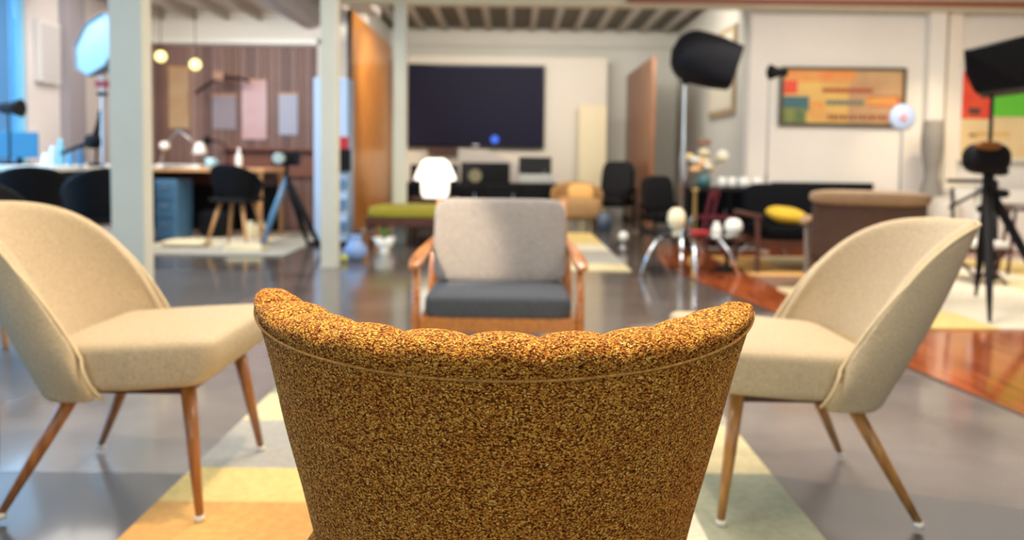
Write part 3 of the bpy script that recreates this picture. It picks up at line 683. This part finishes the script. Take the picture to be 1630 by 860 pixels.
# mushroom lamp on side table
a = at(692, 252, 8.2); base = at(692, 314, 8.2)
t = thing('side_table', 'low dark side table carrying the mushroom lamp behind the green daybed', 'table', (a.x, 8.25, .010))
MB().box((0, 0, base.z-.03), (.5, .42, .03)).build('tabletop', M_darkwood, t, bevel=.004)
for sx in (-1, 1):
    for sy in (-1, 1): MB().tube([(sx*.2, sy*.16, base.z-.04), (sx*.22, sy*.18, 0)], .016, 8).build('leg', M_darkwood, t)
t = thing('mushroom_lamp', 'glowing white mushroom lamp left of the grey armchair back', 'lamp', (a.x, 8.25, base.z-.004))
H = a.z-base.z
glow = mat('lamp_glow', (255, 252, 240), .4, emit=(255, 248, 232), es=1.6)
MB().lathe([(.13, 0), (.15, H*.1), (.155, H*.35), (.13, H*.5)]).build('base', glow, t, smooth=True)
MB().lathe([(.16, H*.42), (.232, H*.45), (.225, H*.52), (.19, H*.72), (.14, H*.92), (.09, H), (.0, H)], n=28).build('lamp_shade', glow, t, smooth=True)
# daybed
a, c = at(584, 340, 7.3), at(720, 340, 7.3)
t = thing('daybed', 'wooden daybed with olive green mattress left of the grey armchair', 'daybed', ((a.x+c.x)/2, 7.65, 0))
W_ = c.x-a.x
MB().cushion((0, 0, .345), (W_, .72, .12), .25, n=40, dome=.1).build('mattress', M_olive, t, smooth=True)
MB().box((0, 0, .255), (W_+.03, .74, .075)).build('frame', M_darkwood, t, bevel=.006)
for sx in (-1, 1):
    for sy in (-1, 1): MB().tube([(sx*(W_/2-.06), sy*.32, .24), (sx*(W_/2-.04), sy*.34, 0)], [.028, .018], 10).build('leg', M_darkwood, t, smooth=True)
# little bowls + plant
def potted(label, px_, py_, leaves=True):
    a = fl(px_, py_); t = thing('potted_plant', label, 'plant', (a.x, a.y, 0))
    MB().lathe([(.045, 0), (.05, .01), (.03, .03), (.085, .09), (.09, .13), (.08, .13), (.07, .09)]).build('bowl', M_white, t, smooth=True)
    MB().lathe([(.078, .10), (.0, .115)]).build('soil', M_darkwood, t)
    b = MB(); R = random.Random(3)
    for k in range(14):
        q = R.random()*6.28; l = .08+.08*R.random(); p0 = Vector((0, 0, .11)); p1 = p0+Vector((math.cos(q)*l*.5, math.sin(q)*l*.5, l)); s = Vector((-math.sin(q), math.cos(q), 0))*.018; m_ = p0.lerp(p1, .6)
        b.add([p0, m_+s, p1, m_-s], [(0, 1, 2, 3)])
    o = b.build('foliage', M_green, t); o['kind'] = 'stuff'
potted('small plant in a white footed bowl on the floor before the daybed', 612, 403)
a = fl(640, 382); bit('footed_bowl', 'white empty bowl on the floor under the front of the daybed', 'bowl', MB().lathe([(.05, 0), (.02, .03), (.09, .08), (.12, .11), (.11, .11), (.08, .08)], (a.x-.05, 7.22, 0)), M_white, smooth=True)
a = fl(566, 415); bit('vase_or_shadow', 'small pale blue vase on the floor right of the second column', 'vase', MB().lathe([(.05, 0), (.09, .05), (.10, .1), (.06, .16), (.045, .2), (.06, .22), (.05, .22)], (a.x, a.y, 0)), mat('vase_blue', (130, 160, 210), .3), smooth=True)
a = fl(548, 418); bit('toy_ball', 'little yellow-green ball on the floor beside the pale blue vase', 'ball', MB().lathe([(.035*math.sin(PI*k/10), .035-.035*math.cos(PI*k/10)) for k in range(11)], (a.x, a.y, 0)), mat('ball_green', (170, 170, 70), .4), smooth=True)
# wicker chair right
a = fl(925, 362)
t = thing('wicker_armchair', 'tan wicker armchair against the back wall right of the television', 'chair', (.84, 9.75, 0), math.radians(0))
MB().cushion((0, 0, .26), (.60, .55, .3), .35).build('seat', mat('wicker', (172, 132, 84), .7, var=.35, vs=60, bump=.8, bs=150), t, smooth=True)
P = [[Vector(((.29+.03*j/6)*math.sin(ph), .27*math.cos(ph)+.02, .12+(.36+.13*max(0, math.cos(ph)))*j/6)) for j in range(7)] for ph in [(-1.7+3.4*i/20) for i in range(21)]]
MB().grid(P).build('backrest', MATS['wicker'], t, smooth=True, solid=.05, sub=1)
MB().cushion((0.04, -.06, .46), (.34, .14, .24), .6, rot=(-.3, 0, 0)).build('cushion', mat('gold_cloth', (214, 166, 96), .8), t, smooth=True)
for sx in (-1, 1):
    for sy in (-1, 1): MB().tube([(sx*.24, sy*.2, .14), (sx*.24, sy*.2, 0)], .02, 8).build('leg', M_darkwood, t)
# black bag-like chair left of the right panel and small bin
def black_lounge(label, x, y, rz, s=1):
    t = thing('lounge_chair', label, 'chair', (x, y, 0), rz)
    MB().cushion((0, 0, .32*s), (.5*s, .5*s, .14*s), .4).build('seat', M_black, t, smooth=True)
    MB().cushion((0, .22*s, .6*s), (.46*s, .12*s, .55*s), .4, rot=(-.2, 0, 0)).build('backrest', M_black, t, smooth=True)
    for sx in (-1, 1):
        MB().box((sx*.26*s, 0, .48*s), (.05*s, .46*s, .04*s)).build('armrest', M_black, t, bevel=.01)
        MB().tube([(sx*.26*s, -.2*s, .48*s), (sx*.26*s, -.2*s, .0)], .016, 8).build('leg', M_black, t); MB().tube([(sx*.26*s, .2*s, .48*s), (sx*.26*s, .2*s, .0)], .016, 8).build('leg', M_black, t)
black_lounge('black lounge chair partly hidden behind the brown wood panel, left side', 1.36, 10.3, -.5)
black_lounge('black lounge chair right of the brown wood panel, by the chrome stand', at(1062, 330, 8.2).x, 8.3, .3, .82)
bit('waste_bin', 'small blue-grey bin on the floor between the wicker armchair and brown panel', 'bin', MB().lathe([(.08, 0), (.095, .22), (.085, .22)], (at(962, 350, 9.3).x, 9.3, 0)), mat('bin_blue', (74, 88, 110), .4), smooth=True)
a = fl(992, 395)
t = thing('table_lamp', 'tiny chrome globe lamp standing on the floor before the brown panel', 'lamp', (a.x, a.y, 0))
MB().lathe([(.045, 0), (.045, .012), (.012, .02), (.012, .08)]).build('base', M_chrome, t, smooth=True)
MB().lathe([(.05*math.sin(PI*k/12), .12-.05*math.cos(PI*k/12)) for k in range(13)]).build('globe', M_white, t, smooth=True)
# ------------------------------------------------------------------ right background
# softbox 1 on chrome stand
a = at(1105, 95, 6.2)
SY = 6.85; SK = SY/6.2
t = thing('softbox', 'black dome-backed softbox on a chrome stand right of the brown panel', 'softbox', (at(1089, 200, SY).x, SY, 0))
o0 = Vector((at(1089, 200, SY).x, SY, 0))
cpt = at(1118, 94, SY)-o0
b = MB(); R = Euler((0, math.radians(17), math.radians(-8))).to_matrix()
rings = []
for k in range(9):
    q = k/8; x = -.26+.19*q; sc = math.sin(math.acos(max(-1, min(1, 1-q))))*.98+.02; rings.append((x, .215*sc, .215*sc, 1.0))
rings += [(.0, .215, .215, 1.6), (.12, .205, .205, 2.5), (.27, .185, .175, 4)]
n = 24; vs = []
for (x, ry, rz_, pw) in rings:
    for k in range(n):
        q = 2*PI*k/n; cc, ss = math.cos(q), math.sin(q); e = 2/pw if pw > 1 else 1
        e = {1.0: 1, 1.6: .85, 2.5: .6, 4: .4}[pw]
        vs.append(cpt + R @ Vector((x, math.copysign(abs(cc)**e, cc)*ry, math.copysign(abs(ss)**e, ss)*rz_))*SK)
fs = [(i*n+k, i*n+(k+1) % n, (i+1)*n+(k+1) % n, (i+1)*n+k) for i in range(len(rings)-1) for k in range(n)] + [tuple(range(n))]
b.add(vs, fs); b.build('softbox_shell', M_navy, t, smooth=True)
MB().add([v for v in vs[-n:]], [tuple(range(n))]).build('diffuser', mat('diffuser_white', (225, 225, 225), .7), t)
MB().tube([(0, 0, .12), (0, 0, cpt.z-.15)], .016, 10).build('pole', M_chrome, t); MB().box((0, 0, cpt.z-.18), (.06, .06, .10)).build('clamp', M_black, t)
MB().tube([(0, 0, .12), (0, 0, .95)], .026, 10).build('lower_pole', M_chrome, t)
for k in range(3):
    q = k*2*PI/3+.3; MB().tube([(0, 0, .35), (.22*math.cos(q), .22*math.sin(q), .01)], .012, 8).build('leg', M_chrome, t)
# sideboard + flowers + cups
sz = at(1150, 298, 7.55).z
x0, x1 = at(1095, 300, 7.4).x, at(1228, 300, 7.4).x
t = thing('sideboard', 'black sideboard against the right wall corner, flowers and white cups on top', 'sideboard', ((x0+x1)/2, 7.6, .0))
MB().box((0, 0, sz/2+.02), (x1-x0, .42, sz-.04)).build('body', M_black, t, bevel=.005)
for k in (-1, 1):
    d = MB().box((k*(x1-x0)/4, -.215, sz/2+.02), ((x1-x0)/2-.02, .014, sz-.08)).build('door', M_blackg, t, bevel=.003); MB().box((-k*.0+k*.05, -.228, sz*.6), (.012, .012, .08)).build('handle', M_steel, d)
a = at(1122, 298, 7.5)
t = thing('flower_vase', 'vase of cream flowers on the left end of the black sideboard', 'vase', (a.x, 7.55, sz))
MB().lathe([(.05, 0), (.075, .04), (.07, .10), (.05, .13), (.055, .14), (.045, .14)]).build('vase', M_teal, t, smooth=True)
R_ = random.Random(11)
for k in range(11):
    x, y, z = R_.uniform(-.17, .2), R_.uniform(-.08, .08), R_.uniform(.17, .36); MB().tube([(x*.15, y*.15, .1), (x, y, z)], .004, 5).build('stem', M_green, t)
    r = R_.uniform(.045, .065); cc = [M_cream, M_white, mat('peach', (226, 180, 130), .6), mat('butter', (240, 216, 150), .6)][k % 4]
    b = MB().cushion((x, y, z), (r*2, r*2, r*1.6), 1, n=12)
    for j in range(6):
        q = j*PI/3; b.cushion((x+math.cos(q)*r*.7, y+math.sin(q)*r*.7, z-.005), (r, r, r*.9), 1, n=8)
    b.build('flower', cc, t, smooth=True)
for k in range(4): 
    q = R_.random()*6.28; b = MB(); p0 = Vector((0, 0, .12)); p1 = Vector((-.05+.03*k, 0, .45)); b.tube([p0, p0.lerp(p1, .5)+Vector((.02, 0, 0)), p1], .004, 5)
    b.cushion(p1, (.06, .05, .06), 1, n=8); b.build('dried_stem', mat('dry_brown', (150, 110, 80), .8), t)
for i, (x, r) in enumerate([(1151, .040), (1167, .040), (1186, .052), (1207, .045)]):
    a = at(x, 296, 7.45); bit('cup', ['leftmost white cup on the black sideboard', 'second white cup from the flowers on the black sideboard', 'third, widest white bowl on the black sideboard', 'rightmost white cup on the black sideboard'][i], 'cup', MB().lathe([(r*.6, 0), (r, .03), (r*1.05, .10), (r*.9, .10), (r*.8, .03)], (a.x, 7.5, sz)), M_white, smooth=True)
# spot stand
def pole_stand(label, px_, Y, ztop, name, m=M_steel, cat='lamp', r=.010):
    x = at(px_, 250, Y).x; t = thing(name, label, cat, (x, Y, .017))
    MB().tube([(0, 0, .03), (0, 0, ztop)], r, 8).build('pole', m, t)
    return t
a = at(1220, 118, 7.1); zt = a.z
t = pole_stand('thin grey light stand with a small black spotlight left of the orange wall print', 1221, 7.1, zt, 'light_stand')
for k in range(3):
    q = k*2*PI/3+1.2; MB().tube([(0, 0, .25), (.25*math.cos(q), .2*math.sin(q), .01)], .009, 6).build('leg', M_steel, t)
MB().lathe([(.04, -.02), (.075, .0), (.05, .06), (.035, .10), (.04, .16)], (0.0, 0, zt), rot=(0, PI/2, 0)).build('lamp_head', M_black, t, smooth=True)
MB().tube([(0, 0, .03), (0, 0, .75)], .015, 8).build('lower_pole', M_steel, t)
a = at(1434, 190, 6.7)
t = pole_stand('slim stand with a round white disc and red centre before the wall print', 1434, 6.7, a.z-.10, 'disc_stand', cat='stand')
MB().lathe([(.0, -.02), (.1, -.015), (.118, 0), (.1, .015), (0, .02)], (0, 0, a.z), rot=(PI/2, 0, 0), n=28).build('disc', mat('disc_white', (178, 194, 222), .3), t, smooth=True)
MB().lathe([(.035, .0), (.03, .008), (0, .01)], (0, -.02, a.z), rot=(PI/2, 0, 0)).build('disc_centre', mat('coral', (232, 150, 150), .4), t, smooth=True)
MB().lathe([(.14, 0), (.14, .02), (.02, .035)]).build('base', M_steel, t)
# black fireplace-like opening / settee
sx0, sx1 = at(1236, 300, 7.7).x, at(1400, 300, 7.7).x; fz = at(1318, 291, 7.95).z
t = thing('fireplace', 'low black fireplace opening in the right wall behind the settee', 'fireplace', ((sx0+sx1)/2+.05, 7.965, 0))
MB().box((0, 0, fz/2), (sx1-sx0, .06, fz)).build('surround', M_black, t); MB().box((0, -.034, fz*.45), (sx1-sx0-.2, .01, fz*.7)).build('screen', M_blackg, t)
t = thing('settee', 'black upholstered settee with dark wooden arms and frame', 'sofa', (at(1290, 350, 6.1).x, 6.15, .017))
Wd = at(1395, 350, 6).x-at(1195, 350, 6).x
MB().cushion((0, -.02, .31), (Wd-.1, .56, .12), .25, n=40).build('seat_cushion', mat('black_cloth', (8, 9, 14), .8), t, smooth=True)
MATS['black_cloth'].node_tree.nodes['Principled BSDF'].inputs['Specular IOR Level'].default_value = .1
MB().cushion((0, .27, .50), (Wd-.12, .12, .36), .25, rot=(-.22, 0, 0), n=40).build('back_cushion', MATS['black_cloth'], t, smooth=True)
MB().box((0, -.28, .215), (Wd, .03, .07)).build('front_rail', M_darkwood, t, bevel=.005); MB().box((0, .25, .22), (Wd, .03, .07)).build('back_rail', M_darkwood, t, bevel=.005)
for s in (-1, 1):
    MB().box((s*Wd/2, -.02, .44), (.06, .6, .03)).build('armrest', M_darkwood, t, bevel=.008)
    MB().tube([(s*Wd/2, -.28, .43), (s*Wd/2, -.30, 0)], [.022, .016], 10).build('leg', M_darkwood, t); MB().tube([(s*Wd/2, .25, .43), (s*Wd/2, .28, 0)], [.022, .016], 10).build('leg', M_darkwood, t)
    MB().box((s*Wd/2, -.01, .22), (.03, .54, .05)).build('side_rail', M_darkwood, t)
a = at(1246, 352, 6.1)
bit('pillow', 'yellow pillow lying on the left of the black settee', 'pillow', MB().cushion((a.x, 6.0, .455), (.33, .24, .13), .8, rot=(.2, .12, .15)), M_yel, smooth=True)
# brown leather recliner, back view
a, c = at(1308, 305, 4.55), at(1490, 305, 4.55); xm = (a.x+c.x)/2; Wb = c.x-a.x
t = thing('leather_armchair', 'brown leather armchair seen from behind, tan roll over its top edge', 'chair', (xm+.03, 4.75, .016), math.radians(-23))
zt = a.z-.014
MB().cushion((0, .02, zt-.22), (Wb-.04, .13, .42), .14, rot=(math.radians(12), 0, 0), n=44).build('backrest', M_brleather, t, smooth=True)
MB().cushion((0, -.045, zt-.045), (Wb, .16, .095), .45, n=40).build('head_roll', M_tanleather, t, smooth=True)
MB().cushion((0, .34, .34), (Wb-.06, .56, .16), .3, n=30).build('seat_cushion', M_brleather, t, smooth=True)
MB().box((0, .10, .24), (Wb-.04, .03, .08)).build('back_rail', M_darkwood, t, bevel=.005); MB().box((0, .60, .24), (Wb-.04, .03, .08)).build('front_rail', M_darkwood, t, bevel=.005)
for s in (-1, 1):
    MB().cushion((s*(Wb/2+.02), .30, .47), (.07, .58, .045), .4).build('armrest', M_tanleather, t, smooth=True)
    MB().tube([(s*(Wb/2+.01), .06, .46), (s*(Wb/2), .02, 0)], [.018, .014], 10).build('leg', mat('greywood', (130, 112, 98), .4), t); MB().tube([(s*(Wb/2+.01), .58, .46), (s*(Wb/2), .60, 0)], [.018, .014], 10).build('leg', MATS['greywood'], t)
# glass table and things
a = fl(1080, 425)
gx, gy, gz = at(1090, 380, 6.0).x, 5.95, .30
t = thing('glass_table', 'round glass coffee table on curved chrome legs', 'table', (gx-.02, gy-.05, .006))
MB().lathe([(.40, 0), (.41, .006), (.40, .012), (0.001, .012)], (0, 0, gz), n=40).build('tabletop', M_glass, t)
for q in (-.45, .9, 2.2, 3.6, 4.7):
    d = Vector((math.cos(q), math.sin(q), 0)); MB().tube([d*.12+Vector((0, 0, gz)), d*.26+Vector((0, 0, gz-.03)), d*.34+Vector((0, 0, gz-.12)), d*.42], .014, 10).build('leg', M_chrome, t, smooth=True)
MB().lathe([(.14, 0), (.14, .008)], (0, 0, gz-.008)).build('hub', M_chrome, t)
gt = gz+.016
def ongl(px_, Y): return at(px_, 380, Y).x
def ball(cx, cy, cz, r, n=14): return [(cx, cy, cz), [(r*math.sin(PI*k/n), -r*math.cos(PI*k/n)) for k in range(n+1)]]
x = ongl(1076, 5.8); bit('egg_vase', 'cream egg-shaped vase on a foot, left on the glass table', 'vase', MB().lathe([(.04, 0), (.015, .02), (.015, .03), (.05, .05), (.07, .11), (.06, .17), (.03, .2), (.02, .2)], (x, 5.8, gt)), M_cream, smooth=True)
x = ongl(1099, 6.05); bit('drinking_glass', 'clear glass standing behind the egg-shaped vase', 'glass', MB().lathe([(.03, 0), (.035, .12), (.033, .12), (.028, .01)], (x, 6.05, gt)), M_glass, smooth=True)
x = ongl(1108, 5.85); bit('dish', 'low red dish in the middle of the glass table', 'dish', MB().lathe([(.05, 0), (.09, .03), (.085, .03), (.04, .008)], (x, 5.75, gt)), M_red, smooth=True)
x = ongl(1166, 5.95); p_, pr = ball(x, 5.95, gt+.075, .075)
t = thing('side_table', 'small dark round side table right of the glass table, white globes on top', 'table', (ongl(1158, 6.0), 6.0, .018))
MB().lathe([(.16, 0), (.165, .01), (.16, .02)], (0, 0, gz-.05), n=28).build('tabletop', M_darkwood, t); MB().tube([(0, 0, .02), (0, 0, gz-.05)], .018, 10).build('pedestal', M_blkmetal, t); MB().lathe([(.11, 0), (.10, .02), (.02, .03)]).build('base', M_blkmetal, t)
gs = gz-.012
bit('globe_vase', 'large white globe vase on the small dark side table', 'vase', MB().lathe([(.03, 0)]+[(.072*math.sin(PI*k/14), .072-.072*math.cos(PI*k/14)) for k in range(2, 13)], (ongl(1167, 6.0), 6.0, gs)), M_white, smooth=True)
bit('globe_vase', 'smaller white vase left of the large globe on the side table', 'vase', MB().lathe([(.025, 0), (.04, .03), (.04, .06), (.02, .09), (.022, .11)], (ongl(1140, 6.0), 6.0, gs)), M_white, smooth=True)
t = thing('floor_candlestick', 'tall brass candlestick on the floor behind the glass table', 'candlestick', (at(1106, 330, 6.6).x, 6.6, .004))
MB().lathe([(.07, 0), (.06, .02), (.015, .05), (.018, .3), (.015, .6), (.03, .62), (.03, .64)]).build('stem', mat('brass', (176, 150, 90), .35, metal=.6), t, smooth=True)
t = thing('folding_chair', 'burgundy folding chair in front of the black sideboard', 'chair', (at(1132, 340, 6.9).x, 6.9, .004), -.5)
MB().tube([(-.12, .0, 0), (.0, 0, .62)], .016, 8).build('leg', M_burg, t); MB().tube([(.12, .14, 0), (-.1, .14, .36)], .016, 8).build('leg', M_burg, t); MB().tube([(-.12, .28, 0), (.0, .28, .62)], .016, 8).build('leg', M_burg, t)
MB().box((0, .14, .36), (.28, .28, .025)).build('seat', M_burg, t); MB().box((.0, .14, .58), (.02, .28, .08)).build('backrest', M_burg, t)
# wall print
def framed(label, x0, y0, x1, y1, Y, fm, paint, fwid=.04):
    a, c = at(x0, y0, Y), at(x1, y1, Y); w_, h_ = c.x-a.x, a.z-c.z
    t = thing('wall_art', label, 'picture', ((a.x+c.x)/2, Y, c.z))
    b = MB()
    b.box((0, 0, h_-fwid/2), (w_, .05, fwid)).box((0, 0, fwid/2), (w_, .05, fwid)).box((-w_/2+fwid/2, 0, h_/2), (fwid, .05, h_-2*fwid)).box((w_/2-fwid/2, 0, h_/2), (fwid, .05, h_-2*fwid)); b.build('frame', fm, t, bevel=.004)
    ms = []; b = MB(); b.box((0, .01, h_/2), (w_-2*fwid, .012, h_-2*fwid), mi=0); ms.append(paint[0])
    for k, (u0_, v0_, u1_, v1_, m) in enumerate(paint[1:]):
        iw, ih = w_-2*fwid, h_-2*fwid
        if m not in ms: ms.append(m)
        b.box((-iw/2+iw*(u0_+u1_)/2, .002-.0002*k, fwid+ih*(1-(v0_+v1_)/2)), (iw*(u1_-u0_), .004, ih*(v1_-v0_)), mi=ms.index(m))
    b.build('print', ms, t)
og = mat('paint_orange', (232, 130, 60), .5, rgb2=(226, 170, 90), vs=4); ye = mat('paint_yellow', (236, 196, 100), .5, rgb2=(214, 164, 96), vs=3); dr = mat('paint_darkred', (168, 80, 44), .5)
te = mat('paint_teal', (60, 104, 110), .5); og2 = mat('paint_olive', (84, 110, 66), .5, rgb2=(150, 150, 70), vs=6); tn = mat('paint_tan', (190, 140, 100), .5, rgb2=(206, 168, 120), vs=3); rd = mat('paint_red', (238, 96, 50), .5, rgb2=(226, 60, 40), vs=5); gr = mat('paint_green', (100, 200, 50), .5); cr_ = mat('paint_cream', (238, 216, 166), .5, rgb2=(228, 196, 140), vs=3); dkb = mat('paint_umber', (90, 60, 50), .5); bl = mat('paint_blue', (70, 100, 160), .5)
pl = [ye, (.55, 0, 1, 1, tn), (0, 0, .6, .22, og), (0, .2, .12, .45, rd), (.0, .5, .22, .78, te), (.0, .72, .2, 1, og2), (.33, .34, .75, .42, dr), (.24, .6, .34, .9, og), (.36, .56, .68, .66, mat('paint_grey_green', (160, 146, 104), .5)), (.72, .48, .98, .68, dr), (.7, .5, .96, .66, og)]
for k in range(14): pl.append((.38+.04*k, .84, .405+.04*k, .93, dkb if k % 2 else dr))
for k in range(9): pl.append((.37+.035*k, .58, .39+.035*k, .64, te))
framed('wide orange and yellow printed picture in a dark olive frame on the right wall', 1243, 106, 1439, 202, 7.96, mat('frame_olive', (78, 70, 44), .4), pl, .03)
pl = [cr_, (0, 0, .3, .55, rd), (.02, .1, .22, .5, rd), (.08, .42, .2, .5, dkb), (.3, .2, .8, .52, gr), (.3, .05, .8, .2, og), (.8, 0, 1, .3, rd), (.75, .55, .95, .62, gr), (.1, .72, .18, .75, dkb), (.15, .70, .5, .74, ye)]
framed('large red, green and cream painting behind the black umbrella softbox', 1527, 108, 1690, 258, 7.93, M_wall, pl, .03)
# oblique picture on the side wall
t = thing('wall_art', 'tall tan-framed picture on the side wall behind the black dome softbox', 'picture', (RX-.02, 9.0, 1.42))
MB().box((0, 0, .5), (.035, 1.1, 1.0)).build('frame', mat('tan_frame', (168, 146, 116), .5), t, bevel=.006); MB().box((-.02, 0, .5), (.008, .96, .86)).build('print', mat('pale_print', (206, 200, 180), .6), t)
# grey wall shadow, built as a bottle-shaped form
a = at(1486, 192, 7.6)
t = bit('vase_or_shadow', 'tall grey bottle-shaped form standing in for a shadow on the white wall trim', 'vase', MB().lathe([(.12, 0), (.16, .1), (.17, .35), (.10, .62), (.07, .75), (.075, .85), (.10, 1.0), (.105, 1.15), (.09, a.z), (.08, a.z)], (a.x, 7.6, 0)), mat('shadow_grey', (140, 134, 126), .7, var=.1), smooth=True)
bit('waste_bin', 'pale rounded bin beside the tall grey shadow form', 'bin', MB().lathe([(.11, 0), (.14, .1), (.15, .45), (.10, .56), (.0, .58)], (at(1508, 250, 7.3).x, 7.3, 0)), mat('bin_pale', (206, 198, 184), .5), smooth=True)
# big black umbrella softbox + stand right
YB = 4.6
o0 = Vector((at(1608, 250, YB).x, YB, .017))
t = thing('softbox', 'large black flat softbox on a black tripod at the right picture edge', 'softbox', o0)
top = [at(1533, 76, YB-.05), at(1545, 76, YB), at(1630, 55, YB), at(1760, 62, YB+.1)]
bot = [at(1760, 135, YB+.1), at(1630, 140, YB), at(1552, 150, YB), at(1536, 118, YB-.05)]
b = MB(); pts = [p-o0 for p in top+bot]; b.poly(pts, .34, axis=Vector((.62, .80, -.02))); b.build('softbox_shell', M_navy, t, bevel=.02)
MB().tube([(0, .2, .5), (0, .2, at(1608, 145, YB).z)], .012, 8).build('pole', M_blkmetal, t)
MB().tube([(0, .2, .25), (0, .2, .95)], .034, 8).build('lower_pole', M_black, t)
hb = Vector((0, .2, .72))
for e in (fl(1553, 478)-o0, fl(1575, 520)-o0, fl(1680, 500)-o0):
    e.z = .012; MB().tube([hb, hb.lerp(e, .6), e], [.03, .026, .010], 8).build('leg', M_black, t)
MB().cushion((-.02, .2, .90), (.26, .16, .20), .6).build('head', M_black, t, smooth=True)
MB().cushion((-.06, .12, .98), (.16, .06, .06), .8).build('lever', mat('amber_lever', (130, 80, 24), .5), t, smooth=True)
for z, dx in ((.82, .05), (.68, .06), (.58, -.03)): MB().cushion((dx, .17, z), (.09, .09, .06), .7, n=12).build('knob', M_blkmetal, t, smooth=True)
# director chair
YD = 5.6; q0 = at(1548, 330, YD)
t = thing('director_chair', 'black-framed folding chair with white canvas behind the black tripod', 'chair', (q0.x, YD, .017))
tl, tr = at(1508, 292, YD).x-q0.x, at(1586, 292, YD).x-q0.x; zt = at(1548, 292, YD).z
MB().tube([(tl, 0, zt), (tr, 0, zt)], .014, 8).build('top_rail', M_black, t); MB().tube([(tr, 0, zt), (tr+.03, 0, 0)], .014, 8).build('leg', M_black, t)
MB().tube([(tl+.02, 0, zt-.2), (tr-.02, 0, zt-.02)], .012, 8).build('brace', M_black, t)
MB().box(((tr+.0)/2+.02, .02, zt-.16), (tr*1.0, .012, .24)).build('canvas_back', M_white, t); MB().box((.03, -.02, .28), (.26, .36, .05)).build('canvas_seat', M_white, t, bevel=.01)
MB().box((.03, -.02, .245), (.30, .40, .02)).build('seat_frame', M_darkwood, t)
for s in (-1, 1):
    MB().tube([(-.12*s+.03, -.2, 0), (.12*s+.03, -.2, .25)], .012, 8).build('leg', M_darkwood, t)
    MB().tube([(-.12*s+.03, .18, 0), (.12*s+.03, .18, .25)], .012, 8).build('leg', M_darkwood, t)
MB().tube([(-.12, .02, .25), (tl+.05, .02, zt-.05)], .012, 8).build('upright', M_black, t)
bit('low_cabinet', 'white low cabinet under the large painting', 'cabinet', MB().box((at(1600, 290, 7.6).x+.1, 7.7, .32), (1.3, .4, .62)), M_white, bevel=.01)
t = thing('bar_stool', 'dark wooden bar stool at the right edge behind the tripod', 'stool', (at(1628, 330, 6).x, 6.0, .017))
MB().lathe([(.15, 0), (.17, .02), (.15, .05)], (0, 0, .5)).build('seat', M_brleather, t)
for k in range(4): q = k*PI/2+.5; MB().tube([(.1*math.cos(q), .1*math.sin(q), .5), (.17*math.cos(q), .17*math.sin(q), 0)], .013, 8).build('leg', M_darkwood, t)

GR = {'bottle': 'bottles on the desks', 'cup': 'white cups on the black sideboard', 'poster': 'posters on the plank wall', 'storage_jar': 'cream jars under the study table', 'loudspeaker': 'loudspeakers on the media console', 'pendant_lamp': 'yellow globe pendants', 'wood_panel': 'tall wood panels beside the television', 'globe_vase': 'white vases on the small side table', 'partition_panel': 'pale panels around the television', 'area_rug': 'rugs on the floor'}
for o in list(C.objects):
    k = o.name.split('.')[0]
    if k in GR and o.parent is None and 'label' in o: o['group'] = GR[k]
